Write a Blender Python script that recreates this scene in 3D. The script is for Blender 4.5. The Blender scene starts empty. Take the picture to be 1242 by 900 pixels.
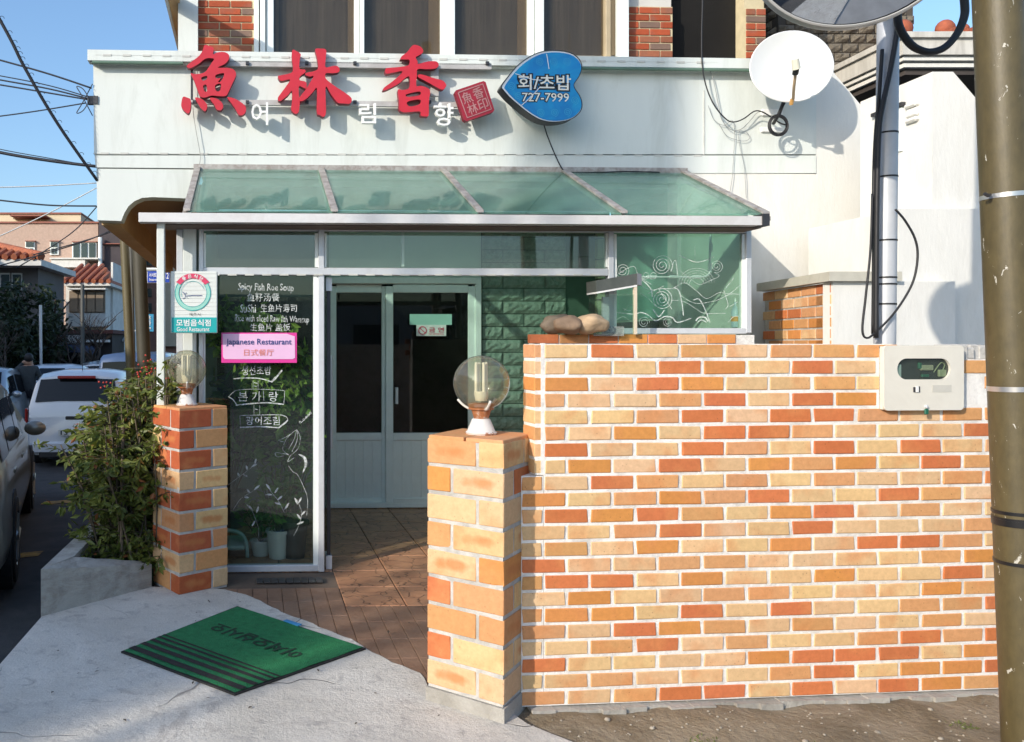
import bpy, bmesh, math, random
from mathutils import Vector, Matrix, noise as mnoise
rnd = random.Random(7)
R = math.radians
scene = bpy.context.scene
col = scene.collection

# ------------------------------------------------------------------ camera
EYE = 1.5; FPX = 950.0; CX = 340.0; CY = 418.0        # focal length and axis, in the photograph's pixels
cam_d = bpy.data.cameras.new('camera'); cam = bpy.data.objects.new('camera', cam_d); col.objects.link(cam)
cam.location = (0, 0, EYE); cam.rotation_euler = (R(90), 0, 0)
cam_d.sensor_width = 36; cam_d.lens = 36 * FPX / 1242
cam_d.shift_x = (621 - CX) / 1242; cam_d.shift_y = -(450 - CY) / 1242
cam_d.clip_start = 0.05; cam_d.clip_end = 2000
scene.camera = cam

# ------------------------------------------------------------------ sky, sun, exposure
SUN_AZ, SUN_EL = 50.0, 23.5           # light travels towards +x +y, 50 degrees off the view axis
L = Vector((math.sin(R(SUN_AZ)) * math.cos(R(SUN_EL)), math.cos(R(SUN_AZ)) * math.cos(R(SUN_EL)), -math.sin(R(SUN_EL))))
world = bpy.data.worlds.new('World'); scene.world = world; world.use_nodes = True
wn = world.node_tree.nodes; wl = world.node_tree.links
sky = wn.new('ShaderNodeTexSky'); sky.sky_type = 'NISHITA'; sky.sun_disc = False
sky.sun_elevation = R(SUN_EL); sky.sun_rotation = R(180 + SUN_AZ)
sky.air_density = 1.3; sky.dust_density = 2.0; sky.ozone_density = 5.0
wn['Background'].inputs['Strength'].default_value = 0.145
wl.new(sky.outputs[0], wn['Background'].inputs['Color'])
sun_d = bpy.data.lights.new('sun', 'SUN'); sun_d.energy = 2.6; sun_d.angle = R(0.55); sun_d.color = (1.0, 0.91, 0.79)
sun = bpy.data.objects.new('sun', sun_d); col.objects.link(sun); sun.location = (-20, -14, 12)
sun.rotation_euler = L.to_track_quat('-Z', 'Y').to_euler()
scene.view_settings.view_transform = 'Standard'; scene.view_settings.look = 'None'
scene.view_settings.gamma = 1.0; scene.view_settings.exposure = 0.82; scene.view_settings.use_curve_mapping = False
scene.render.engine = 'CYCLES'
scene.cycles.use_denoising = True
scene.cycles.max_bounces = 10; scene.cycles.transparent_max_bounces = 16
scene.cycles.caustics_reflective = False; scene.cycles.caustics_refractive = False

# ------------------------------------------------------------------ helpers: places
def P(px, py, z):                      # photograph pixel at distance z along the view axis
    return Vector(((px - CX) / FPX * z, z, EYE + (CY - py) / FPX * z))
def GP(px, py, h=0.0):                 # photograph pixel on a level plane
    z = (EYE - h) * FPX / (py - CY); return P(px, py, z)
AL = R(2.0); CA, SA = math.cos(AL), math.sin(AL)
C0 = 5.185
def G(u, w, h): return Vector((u * CA - (w + C0) * SA, u * SA + (w + C0) * CA, h))   # facade frame
def FP(px, py, w):                     # pixel -> (u, h) on facade plane w
    a = (px - CX) / FPX; z = (C0 + w) / (CA - a * SA); x = a * z
    return (x * CA + z * SA, EYE + (CY - py) / FPX * z)
BE = math.atan2(0.17, 2.116); CB, SB = math.cos(BE), math.sin(BE)
WO = (1.094, 3.248)
def W(s, d, h): return Vector((WO[0] + s * CB - d * SB, WO[1] + s * SB + d * CB, h))  # garden wall frame
def ident(x, y, z): return Vector((x, y, z))

# ------------------------------------------------------------------ helpers: meshes
def wpos(o):
    p = Vector(o.location)
    while o.parent: o = o.parent; p = p + Vector(o.location)
    return p
def tag(o, label=None, cat=None, group=None, kind=None):
    if label: o['label'] = label
    if cat: o['category'] = cat
    if group: o['group'] = group
    if kind: o['kind'] = kind
    return o
def empty(name, loc, label=None, cat=None, group=None):
    o = bpy.data.objects.new(name, None); col.objects.link(o); o.location = loc; o.empty_display_size = 0.1
    return tag(o, label, cat, group)
def link(name, me, parent=None, loc=(0, 0, 0), rot=None, color=None):
    o = bpy.data.objects.new(name, me); col.objects.link(o)
    o.location = Vector(loc) - (wpos(parent) if parent else Vector((0, 0, 0)))
    if rot: o.rotation_euler = rot
    if parent: o.parent = parent
    if color: o.color = color
    return o
class MB:
    def __init__(s, f=ident): s.v = []; s.fc = []; s.mi = []; s.f = f; s.m = 0
    def add(s, vs, fs):
        n = len(s.v); s.v += [s.f(*p) for p in vs]
        for q in fs: s.fc.append([n + i for i in q]); s.mi.append(s.m)
        return s
    def box(s, x0, x1, y0, y1, z0, z1):
        if x0 > x1: x0, x1 = x1, x0
        if y0 > y1: y0, y1 = y1, y0
        if z0 > z1: z0, z1 = z1, z0
        return s.add([(x0,y0,z0),(x1,y0,z0),(x1,y1,z0),(x0,y1,z0),(x0,y0,z1),(x1,y0,z1),(x1,y1,z1),(x0,y1,z1)],
              [(0,3,2,1),(4,5,6,7),(0,1,5,4),(1,2,6,5),(2,3,7,6),(3,0,4,7)])
    def cbox(s, x0, x1, y0, y1, z0, z1, c):      # box with chamfered edges
        if x0 > x1: x0, x1 = x1, x0
        if y0 > y1: y0, y1 = y1, y0
        if z0 > z1: z0, z1 = z1, z0
        me = cham(x1-x0, y1-y0, z1-z0, c)
        n = [v.co for v in me.vertices]; cx, cy, cz = (x0+x1)/2, (y0+y1)/2, (z0+z1)/2
        return s.add([(p.x+cx, p.y+cy, p.z+cz) for p in n], [list(q.vertices) for q in me.polygons])
    def prism(s, poly, w0, w1):                  # polygon of (x, z), extruded along y
        n = len(poly)
        return s.add([(x, w0, z) for x, z in poly] + [(x, w1, z) for x, z in poly],
              [list(range(n)), list(range(2*n-1, n-1, -1))] + [(i, i+n, (i+1) % n + n, (i+1) % n) for i in range(n)])
    def slab(s, poly, z0, z1):                   # polygon of (x, y), extruded along z
        n = len(poly)
        return s.add([(x, y, z0) for x, y in poly] + [(x, y, z1) for x, y in poly],
              [list(range(n-1, -1, -1)), list(range(n, 2*n))] + [(i, (i+1) % n, (i+1) % n + n, i+n) for i in range(n)])
    def tube(s, pts, r, n=6, r1=None, cap=True):
        pts = [Vector(p) for p in pts]; k = len(pts); vs = []; fs = []; up = None
        for i, p in enumerate(pts):
            t = (pts[min(i+1, k-1)] - pts[max(i-1, 0)])
            if t.length < 1e-9: t = Vector((0, 0, 1))
            t.normalize()
            if up is None:
                up = t.cross(Vector((0, 0, 1)) if abs(t.z) < .9 else Vector((1, 0, 0))).normalized()
            a = (up - t * up.dot(t))
            if a.length < 1e-6: a = t.orthogonal()
            a.normalize(); up = a; b = t.cross(a)
            rr = r if r1 is None else r + (r1 - r) * i / max(1, k-1)
            if callable(r): rr = r(i / max(1, k-1))
            for j in range(n):
                q = 2 * math.pi * j / n; vs.append(tuple(p + (a * math.cos(q) + b * math.sin(q)) * rr))
        for i in range(k-1):
            for j in range(n):
                fs.append((i*n+j, i*n+(j+1) % n, (i+1)*n+(j+1) % n, (i+1)*n+j))
        if cap: fs += [list(range(n-1, -1, -1)), list(range((k-1)*n, k*n))]
        return s.add(vs, fs)
    def lathe(s, prof, c=(0, 0, 0), n=24, axis='z', ex=1.0):    # prof: (r, t) along axis
        vs = []; fs = []
        for r, t in prof:
            for j in range(n):
                q = 2*math.pi*j/n; a, b = r*math.cos(q)*ex, r*math.sin(q)
                vs.append((c[0]+a, c[1]+b, c[2]+t) if axis == 'z' else ((c[0]+a, c[1]+t, c[2]+b) if axis == 'y' else (c[0]+t, c[1]+a, c[2]+b)))
        k = len(prof)
        for i in range(k-1):
            for j in range(n): fs.append((i*n+j, i*n+(j+1) % n, (i+1)*n+(j+1) % n, (i+1)*n+j))
        if prof[0][0] > 1e-6: fs.append(list(range(n-1, -1, -1)))
        if prof[-1][0] > 1e-6: fs.append(list(range((k-1)*n, k*n)))
        return s.add(vs, fs)
    def ball(s, c, r, n=16, m=10, sq=(1, 1, 1)):
        return s.lathe([(r*math.sin(math.pi*i/m), 0) for i in range(m+1)], c, n).shift_last(m, n, c, r, sq)
    def shift_last(s, m, n, c, r, sq):
        k = (m+1)*n; base = len(s.v)-k
        for i in range(m+1):
            for j in range(n):
                q = 2*math.pi*j/n; th = math.pi*i/m
                s.v[base+i*n+j] = s.f(c[0]+sq[0]*r*math.sin(th)*math.cos(q), c[1]+sq[1]*r*math.sin(th)*math.sin(q), c[2]-sq[2]*r*math.cos(th))
        return s
    def leaf(s, p, d, ln, wd, up=None):          # a bent, pointed leaf of two quads' worth of faces
        d = Vector(d).normalized(); up = Vector(up) if up else Vector((rnd.uniform(-1,1), rnd.uniform(-1,1), rnd.uniform(-.2,1)))
        a = d.cross(up)
        if a.length < 1e-4: a = d.orthogonal()
        a.normalize(); nn = a.cross(d); p = Vector(p)
        m = p + d*ln*.5; e = p + d*ln - nn*ln*.18
        return s.add([tuple(p), tuple(m + a*wd*.5 - nn*ln*.02), tuple(e), tuple(m - a*wd*.5 - nn*ln*.02)], [(0, 1, 2), (0, 2, 3)])
    def ribbon(s, pts, wd, y):                   # flat stroke in the (x, z) plane at depth y; wd a width or a function
        k = len(pts); vs = []
        for i, (x, z) in enumerate(pts):
            a = pts[max(0, i-1)]; b = pts[min(k-1, i+1)]; dx, dz = b[0]-a[0], b[1]-a[1]; l = math.hypot(dx, dz) or 1
            ww = wd(i/max(1, k-1)) if callable(wd) else wd
            nx, nz = -dz/l*ww/2, dx/l*ww/2
            vs += [(x+nx, y, z+nz), (x-nx, y, z-nz)]
        return s.add(vs, [(2*i, 2*i+1, 2*i+3, 2*i+2) for i in range(k-1)])
    def build(s, name, mat, parent=None, smooth=False, label=None, cat=None, group=None, kind=None, base=None):
        xs = [v.x for v in s.v]; ys = [v.y for v in s.v]; zs = [v.z for v in s.v]
        o0 = Vector(base) if base else Vector(((min(xs)+max(xs))/2, (min(ys)+max(ys))/2, min(zs)))
        me = bpy.data.meshes.new(name); me.from_pydata([tuple(v - o0) for v in s.v], [], s.fc)
        for mt in (mat if isinstance(mat, (list, tuple)) else [mat]): me.materials.append(mt)
        if isinstance(mat, (list, tuple)): me.polygons.foreach_set('material_index', s.mi)
        if smooth:
            me.polygons.foreach_set('use_smooth', [True]*len(me.polygons))
            if smooth is not True: me.set_sharp_from_angle(angle=R(smooth))
        me.update()
        return tag(link(name, me, parent, o0), label, cat, group, kind)
def obox(f, name, mat, parent, *a, c=None, **k):
    m = MB(f); (m.cbox(*a, c) if c else m.box(*a)); return m.build(name, mat, parent, **k)
_ch = {}
def cham(sx, sy, sz, c):
    key = (round(sx, 4), round(sy, 4), round(sz, 4), round(c, 4))
    if key not in _ch:
        bm = bmesh.new(); bmesh.ops.create_cube(bm, size=1.0)
        for v in bm.verts: v.co = Vector((v.co.x*sx, v.co.y*sy, v.co.z*sz))
        bmesh.ops.bevel(bm, geom=bm.edges[:], offset=min(c, sx*.45, sy*.45, sz*.45), segments=1, affect='EDGES')
        me = bpy.data.meshes.new('chamfered'); bm.to_mesh(me); bm.free(); _ch[key] = me
    return _ch[key]
def crom(pts, closed=False, n=5):                # smooth curve through points
    out = []; k = len(pts); pts = [Vector(p) for p in pts]
    for i in range(k if closed else k-1):
        if closed: a, b, c, d = pts[i-1], pts[i], pts[(i+1) % k], pts[(i+2) % k]
        else: a, b, c, d = pts[max(0, i-1)], pts[i], pts[i+1], pts[min(k-1, i+2)]
        for j in range(n):
            t = j/n
            out.append(.5*((2*b) + (c-a)*t + (2*a-5*b+4*c-d)*t*t + (3*b-a-3*c+d)*t*t*t))
    if not closed: out.append(pts[-1])
    return out
def sag(a, b, s, n=14):                          # hanging wire
    a, b = Vector(a), Vector(b)
    return [a.lerp(b, i/n) - Vector((0, 0, s*4*(i/n)*(1-i/n))) for i in range(n+1)]
def curve_mesh(me_name, outlines, depth, mapf):  # filled outlines (holes by even-odd), extruded by +-depth
    cu = bpy.data.curves.new(me_name, 'CURVE'); cu.dimensions = '2D'; cu.fill_mode = 'BOTH'; cu.extrude = depth
    for ol in outlines:
        sp = cu.splines.new('POLY'); sp.points.add(len(ol)-1); sp.use_cyclic_u = True
        for q, p in zip(sp.points, ol): q.co = (p[0], p[1], 0, 1)
    return _curve_to(cu, mapf)
def _curve_to(cu, mapf):
    o = bpy.data.objects.new('tmp', cu); col.objects.link(o)
    dg = bpy.context.evaluated_depsgraph_get(); dg.update()
    me = bpy.data.meshes.new_from_object(o.evaluated_get(dg)); bpy.data.objects.remove(o)
    m = MB(); m.add([tuple(mapf(v.co.x, v.co.y, v.co.z, me)) for v in me.vertices], [list(q.vertices) for q in me.polygons])
    return m
def text_mb(body, x0, x1, z0, z1, place, depth=0.0, off=0.0, rot=0.0, fit='box', italic=0.0, flip=False, bold=0.0):
    """lettering fitted to the rectangle x0..x1, z0..z1 of a plane; place(x, z, d) -> world"""
    cu = bpy.data.curves.new('lettering', 'FONT'); cu.body = body; cu.resolution_u = 2; cu.extrude = depth; cu.offset = 0
    o = bpy.data.objects.new('tmp', cu); col.objects.link(o)
    dg = bpy.context.evaluated_depsgraph_get(); dg.update()
    me = bpy.data.meshes.new_from_object(o.evaluated_get(dg))
    xs = [v.co.x for v in me.vertices]; ys = [v.co.y for v in me.vertices]
    bx0, bx1, by0, by1 = min(xs), max(xs), min(ys), max(ys)
    if off or bold:
        bpy.data.meshes.remove(me); cu.offset = (off + bold) * (by1-by0); dg.update()
        me = bpy.data.meshes.new_from_object(o.evaluated_get(dg))
    bpy.data.objects.remove(o)
    cxx, czz = (x0+x1)/2, (z0+z1)/2; m = MB(); vs = []
    for v in me.vertices:
        a = (v.co.x-bx0)/(bx1-bx0)-.5; b = (v.co.y-by0)/(by1-by0)-.5
        if flip: a, b = -a, -b
        X = a*(x1-x0) + italic*b*(z1-z0); Z = b*(z1-z0)
        c, s_ = math.cos(rot), math.sin(rot)
        vs.append(tuple(place(cxx + X*c - Z*s_, czz + X*s_ + Z*c, v.co.z)))
    return m.add(vs, [list(q.vertices) for q in me.polygons])

# ------------------------------------------------------------------ helpers: materials
def nt(name):
    m = bpy.data.materials.new(name); m.use_nodes = True
    return m, m.node_tree.nodes, m.node_tree.links, m.node_tree.nodes['Principled BSDF']
def mixc(n, l, fac, a, b, mode='MIX'):
    x = n.new('ShaderNodeMix'); x.data_type = 'RGBA'; x.blend_type = mode
    for i, v in ((0, fac), (6, a), (7, b)):
        if hasattr(v, 'is_linked') or hasattr(v, 'links'): l.new(v, x.inputs[i])
        elif i == 0: x.inputs[0].default_value = v
        else: x.inputs[i].default_value = (*v[:3], 1)
    return x.outputs[2]
def ramp(n, l, src, a, b):
    r = n.new('ShaderNodeMapRange'); r.inputs[1].default_value = a; r.inputs[2].default_value = b; l.new(src, r.inputs[0]); return r.outputs[0]
def noisen(n, l, vec, scale, detail=4, rough=.6, dist=0):
    t = n.new('ShaderNodeTexNoise'); t.inputs['Scale'].default_value = scale; t.inputs['Detail'].default_value = detail
    t.inputs['Roughness'].default_value = rough; t.inputs['Distortion'].default_value = dist
    if vec: l.new(vec, t.inputs['Vector'])
    return t.outputs['Fac']
def M(name, c, rough=.6, var=.18, scale=5, c2=None, amt=.5, bump=.0, bscale=80, metal=0, spec=.5, coat=0, stretch=None, lo=.42, hi=.62, geo=False):
    m, n, l, b = nt(name)
    tc = n.new('ShaderNodeTexCoord'); vec = tc.outputs['Object']
    if geo: g = n.new('ShaderNodeNewGeometry'); vec = g.outputs['Position']
    if stretch:
        mp = n.new('ShaderNodeMapping'); mp.inputs['Scale'].default_value = stretch; l.new(vec, mp.inputs[0]); vec = mp.outputs[0]
    f = noisen(n, l, vec, scale)
    lo_c = tuple(x*(1-var) for x in c); hi_c = tuple(min(1, x*(1+var*.7)) for x in c)
    out = mixc(n, l, ramp(n, l, f, .3, .7), lo_c, hi_c)
    if c2:
        f2 = noisen(n, l, vec, scale*.7+1.3, 6, .7, .6)
        q = n.new('ShaderNodeMath'); q.operation = 'MULTIPLY'; l.new(ramp(n, l, f2, lo, hi), q.inputs[0]); q.inputs[1].default_value = amt
        out = mixc(n, l, q.outputs[0], out, c2)
    l.new(out, b.inputs['Base Color'])
    b.inputs['Roughness'].default_value = rough; b.inputs['Metallic'].default_value = metal
    b.inputs['Specular IOR Level'].default_value = spec; b.inputs['Coat Weight'].default_value = coat
    if bump:
        bf = noisen(n, l, vec, bscale, 5, .65); bn = n.new('ShaderNodeBump'); bn.inputs['Strength'].default_value = bump
        bn.inputs['Distance'].default_value = .02; l.new(bf, bn.inputs['Height']); l.new(bn.outputs[0], b.inputs['Normal'])
    return m
def glass(name, tint=(.8, .9, .86), refl=1.0, dust=0.0, dustc=(.6, .65, .6), rough=.0, ior=1.5, milky=0.0):
    m, n, l, b = nt(name); n.remove(b)
    out = n['Material Output']; tr = n.new('ShaderNodeBsdfTransparent'); tr.inputs[0].default_value = (*tint, 1)
    gl = n.new('ShaderNodeBsdfGlossy'); gl.inputs['Roughness'].default_value = rough
    fr = n.new('ShaderNodeFresnel'); gb = n.new('ShaderNodeNewGeometry'); io = n.new('ShaderNodeMapRange')   # thin sheet: same reflectance from both faces
    l.new(gb.outputs['Backfacing'], io.inputs[0]); io.inputs[3].default_value = ior; io.inputs[4].default_value = 1/ior; l.new(io.outputs[0], fr.inputs[0])
    mu = n.new('ShaderNodeMath'); mu.operation = 'MULTIPLY'; mu.inputs[1].default_value = refl; mu.use_clamp = True; l.new(fr.outputs[0], mu.inputs[0])
    base = tr.outputs[0]
    if dust:
        df = n.new('ShaderNodeBsdfDiffuse'); df.inputs[0].default_value = (*dustc, 1); mx = n.new('ShaderNodeMixShader')
        tc = n.new('ShaderNodeTexCoord'); f = noisen(n, l, tc.outputs['Object'], 4, 6, .7)
        q = n.new('ShaderNodeMath'); q.operation = 'MULTIPLY'; q.inputs[1].default_value = dust*2; l.new(f, q.inputs[0]); l.new(q.outputs[0], mx.inputs[0])
        dfo = df.outputs[0]
        if milky:
            tl = n.new('ShaderNodeBsdfTranslucent'); tl.inputs[0].default_value = (*dustc, 1); m3 = n.new('ShaderNodeMixShader'); m3.inputs[0].default_value = milky
            l.new(dfo, m3.inputs[1]); l.new(tl.outputs[0], m3.inputs[2]); dfo = m3.outputs[0]
        l.new(base, mx.inputs[1]); l.new(dfo, mx.inputs[2]); base = mx.outputs[0]
    ms = n.new('ShaderNodeMixShader'); l.new(mu.outputs[0], ms.inputs[0]); l.new(base, ms.inputs[1]); l.new(gl.outputs[0], ms.inputs[2])
    l.new(ms.outputs[0], out.inputs[0]); return m
def brick_mat(name, blotch=(.62, .25, .09), speck=.5, obj=True, rough=.75):
    m, n, l, b = nt(name)
    oi = n.new('ShaderNodeObjectInfo'); tc = n.new('ShaderNodeTexCoord')
    ad = n.new('ShaderNodeVectorMath'); ad.operation = 'MULTIPLY_ADD'; ad.inputs[1].default_value = (1, 1, 1)
    l.new(tc.outputs['Object'], ad.inputs[0])
    rv = n.new('ShaderNodeVectorMath'); rv.operation = 'SCALE'; rv.inputs[0].default_value = (37, 71, 53); l.new(oi.outputs['Random'], rv.inputs['Scale'])
    l.new(rv.outputs[0], ad.inputs[2]); vec = ad.outputs[0]
    base = oi.outputs['Color']
    f1 = noisen(n, l, vec, 7, 2, .5)                       # flashed patches
    mu = n.new('ShaderNodeMath'); mu.operation = 'MULTIPLY'; mu.inputs[1].default_value = .50; l.new(ramp(n, l, f1, .50, .68), mu.inputs[0])
    o1 = mixc(n, l, mu.outputs[0], base, blotch)
    f2 = noisen(n, l, vec, 45, 5, .7)
    o2 = mixc(n, l, ramp(n, l, f2, .25, .75), (.84, .81, .78), (1.10, 1.08, 1.07)); o3 = mixc(n, l, 1.0, o1, o2, 'MULTIPLY')
    vo = n.new('ShaderNodeTexVoronoi'); vo.inputs['Scale'].default_value = 48; l.new(vec, vo.inputs['Vector'])
    f3 = noisen(n, l, vec, 12, 2)
    sp = n.new('ShaderNodeMath'); sp.operation = 'MULTIPLY'; l.new(ramp(n, l, vo.outputs['Distance'], .17, .09), sp.inputs[0]); l.new(ramp(n, l, f3, .45, .62), sp.inputs[1])
    s2 = n.new('ShaderNodeMath'); s2.operation = 'MULTIPLY'; l.new(sp.outputs[0], s2.inputs[0]); s2.inputs[1].default_value = speck
    l.new(mixc(n, l, s2.outputs[0], o3, (.16, .07, .035)), b.inputs['Base Color'])
    b.inputs['Roughness'].default_value = rough; b.inputs['Specular IOR Level'].default_value = .3
    bn = n.new('ShaderNodeBump'); bn.inputs['Strength'].default_value = .15; bn.inputs['Distance'].default_value = .003
    l.new(f2, bn.inputs['Height']); l.new(bn.outputs[0], b.inputs['Normal'])
    return m
# ------------------------------------------------------------------ materials
white = M('white_paint', (.655, .69, .655), .55, .04, 1.1, (.44, .46, .41), .42, .06, 30, stretch=(2.6, 2.6, .5), lo=.50, hi=.72)
white2 = M('cream_white_plaster', (.70, .69, .645), .75, .05, 1.3, (.50, .475, .41), .32, .15, 25, stretch=(2, 2, .6), lo=.48, hi=.72)
alu = M('white_aluminium', (.62, .64, .66), .38, .06, 4, (.38, .37, .36), .25, .02, 60, metal=.25)
alu_w = M('white_pvc', (.80, .85, .82), .4, .05, 3, (.45, .46, .42), .18)
gutter_m = M('gutter_aluminium', (.70, .68, .66), .35, .05, 5, (.42, .36, .33), .25, metal=.15)
rusty_alu = M('weathered_glazing_bar', (.45, .42, .39), .55, .2, 20, (.20, .15, .12), .6, .15, 60, metal=.3)
darkmetal = M('dark_metal', (.05, .05, .055), .45, .2, 10, metal=.4)
black = M('black_rubber', (.012, .012, .014), .55, .2, 12)
soffit_m = M('brown_soffit', (.36, .23, .13), .85, .12, 1.5, (.25, .16, .10), .4)
beam_m = M('tan_beam', (.58, .40, .21), .8, .12, 2, (.42, .28, .16), .4)
concrete_m = M('concrete', (.36, .345, .32), .9, .16, 2.5, (.20, .19, .175), .6, .5, 40)
red_m = M('red_letter_face', (.53, .018, .034), .42, .10, 8, (.42, .016, .03), .4)
redside = M('red_letter_side', (.20, .012, .025), .55, .2, 10)
white_l = M('white_letter', (.80, .80, .78), .5, .06, 20, (.5, .5, .48), .3)
g_front = glass('front_glass', (.86, .92, .89), 1.0, .006, (.45, .55, .5))
g_win = glass('window_glass_green', (.82, .92, .88), 1.3, .03, (.42, .55, .48))
g_trans = glass('transom_glass', (.86, .92, .89), 2.0, .03, (.5, .58, .55))
g_up = glass('upper_window_glass', (.72, .70, .66), .8, .05, (.3, .27, .22))
g_door = glass('door_glass', (.30, .32, .31), 1.0, .02, (.3, .3, .28))
g_awn = glass('awning_glass', (.80, .97, .90), .85, .26, (.44, .74, .62), .03, milky=.5)
g_clear = glass('clear_glass', (.84, .92, .88), 1.2, .02)
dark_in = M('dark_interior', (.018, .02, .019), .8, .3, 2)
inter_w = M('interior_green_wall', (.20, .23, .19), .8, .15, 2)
teal_p = M('teal_panel', (.30, .52, .44), .6, .12, 2)
block_m = M('green_split_block', (.27, .35, .29), .9, .22, 9, (.06, .12, .085), .5, .9, 28)
block_joint = M('green_joint', (.06, .11, .08), .95, .1, 9)
paint_w = M('white_paint_pen', (.80, .85, .82), .7, .1, 30)
def _worn_pen():
    n, l = paint_w.node_tree.nodes, paint_w.node_tree.links; b = n['Principled BSDF']; tc = n.new('ShaderNodeTexCoord')
    r_ = ramp(n, l, noisen(n, l, tc.outputs['Object'], 38, 4, .7), .34, .60); r_.node.inputs[3].default_value = .22; r_.node.inputs[4].default_value = .85; l.new(r_, b.inputs['Alpha'])
_worn_pen()
curtain_m = M('beige_curtain', (.36, .27, .17), .9, .15, 3, stretch=(14, 14, .6))
brick_m = brick_mat('wall_brick')
brick_red = brick_mat('red_brick', (.22, .12, .09), .3)
mortar_m = M('white_mortar', (.80, .77, .72), .9, .08, 9, (.42, .39, .34), .55, .3, 60, lo=.46, hi=.66)
mortar_d = M('grey_mortar', (.52, .50, .46), .9, .18, 9, (.22, .21, .19), .5, .3, 60)
mortar_y = M('yellow_mortar', (.55, .47, .30), .9, .12, 9)
green_pipe = M('green_strip', (.12, .20, .15), .6, .2, 6)
BC = {'C': (.68, .46, .245), 'M': (.61, .32, .14), 'O': (.61, .265, .075), 'D': (.56, .175, .065), 'R': (.46, .115, .045)}
def bcol(k, j=.08):
    c = BC[k]; f = rnd.uniform(1-j, 1+j); return (c[0]*f, c[1]*f*rnd.uniform(.96, 1.03), c[2]*f*rnd.uniform(.90, 1.10), 1)

# ------------------------------------------------------------------ ground, road, apron
gm = M('far_ground', (.17, .16, .145), .95, .2, .3, geo=True)
MB().add([(-900, -900, -.62), (900, -900, -.62), (900, 900, -.62), (-900, 900, -.62)], [(0, 1, 2, 3)]).build('ground', gm, kind='structure', base=(0, 0, -.62))
asph = M('asphalt', (.042, .043, .046), .9, .25, 3, (.075, .072, .07), .5, .5, 120, geo=True)
def road_h(y): return -.12 if y < 3 else (max(-.25, -.12-.065*(y-3)) if y < 9 else max(-.45, -.25 - .066*(y-9)))
m = MB(); ys = [-30, -10, 0, 3, 4, 5, 6, 7, 8, 9, 10, 11, 12, 13, 20, 40, 80]
m.add([(x, y, road_h(y)) for y in ys for x in (-26, -1.2)], [(2*i, 2*i+1, 2*i+3, 2*i+2) for i in range(len(ys)-1)])
road = m.build('road', asph, kind='structure', base=(-6, 6, -.1))
rp = M('worn_road_paint', (.55, .34, .07), .85, .3, 8, (.05, .05, .05), .7, geo=True)
for (a, b, c_) in ((-2.62, -2.25, 8.55), (-2.3, -2.0, 6.35)):
    m = MB(); m.add([(x, y, road_h(y)+.006) for x, y in ((a, c_), (b, c_+.12), (b, c_+.28), (a, c_+.16))], [(0, 1, 2, 3)])
    m.build('road_marking', rp, road)
# side road bed at the right, behind and in front of the camera
apron_m = nt('apron_concrete')
def _apron():
    m, n, l, b = apron_m
    g = n.new('ShaderNodeNewGeometry'); v = g.outputs['Position']
    a = noisen(n, l, v, 1.7, 6, .65, .4); c = mixc(n, l, ramp(n, l, a, .35, .65), (.60, .56, .485), (.78, .735, .65))
    f = noisen(n, l, v, 9, 6, .7, .8); c = mixc(n, l, ramp(n, l, f, .54, .70), c, (.44, .41, .37))
    d = noisen(n, l, v, 3.1, 5, .75, 1.2); q = n.new('ShaderNodeMath'); q.operation = 'MULTIPLY'; l.new(ramp(n, l, d, .57, .66), q.inputs[0]); q.inputs[1].default_value = .55
    c = mixc(n, l, q.outputs[0], c, (.40, .355, .31))
    s = noisen(n, l, v, 130, 3, .6); c = mixc(n, l, ramp(n, l, s, .3, .75), mixc(n, l, .35, c, (.2, .19, .18)), c)
    wv = n.new('ShaderNodeTexNoise'); wv.inputs['Scale'].default_value = 3; l.new(v, wv.inputs['Vector'])
    ad = n.new('ShaderNodeVectorMath'); ad.operation = 'MULTIPLY_ADD'; l.new(wv.outputs['Color'], ad.inputs[0]); ad.inputs[1].default_value = (.35, .35, .35); l.new(v, ad.inputs[2])
    vo = n.new('ShaderNodeTexVoronoi'); vo.feature = 'DISTANCE_TO_EDGE'; vo.inputs['Scale'].default_value = 1.15; l.new(ad.outputs[0], vo.inputs['Vector'])
    lf = noisen(n, l, v, 1.1, 2)
    q2 = n.new('ShaderNodeMath'); q2.operation = 'MULTIPLY'; l.new(ramp(n, l, vo.outputs['Distance'], .006, .001), q2.inputs[0]); l.new(ramp(n, l, lf, .47, .56), q2.inputs[1])
    c = mixc(n, l, q2.outputs[0], c, (.12, .11, .10)); l.new(c, b.inputs['Base Color']); b.inputs['Roughness'].default_value = .92; b.inputs['Specular IOR Level'].default_value = .2
    g1 = noisen(n, l, v, 55, 6, .75); g2 = noisen(n, l, v, 7, 4, .6); gs = n.new('ShaderNodeMath'); gs.operation = 'MULTIPLY_ADD'; l.new(g2, gs.inputs[0]); gs.inputs[1].default_value = 1.6; l.new(g1, gs.inputs[2])
    hh = n.new('ShaderNodeMath'); hh.operation = 'SUBTRACT'; l.new(gs.outputs[0], hh.inputs[0]); l.new(q2.outputs[0], hh.inputs[1])
    bn = n.new('ShaderNodeBump'); bn.inputs['Strength'].default_value = .55; bn.inputs['Distance'].default_value = .014; l.new(hh.outputs[0], bn.inputs['Height']); l.new(bn.outputs[0], b.inputs['Normal'])
    return m
apron_m = _apron()
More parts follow.
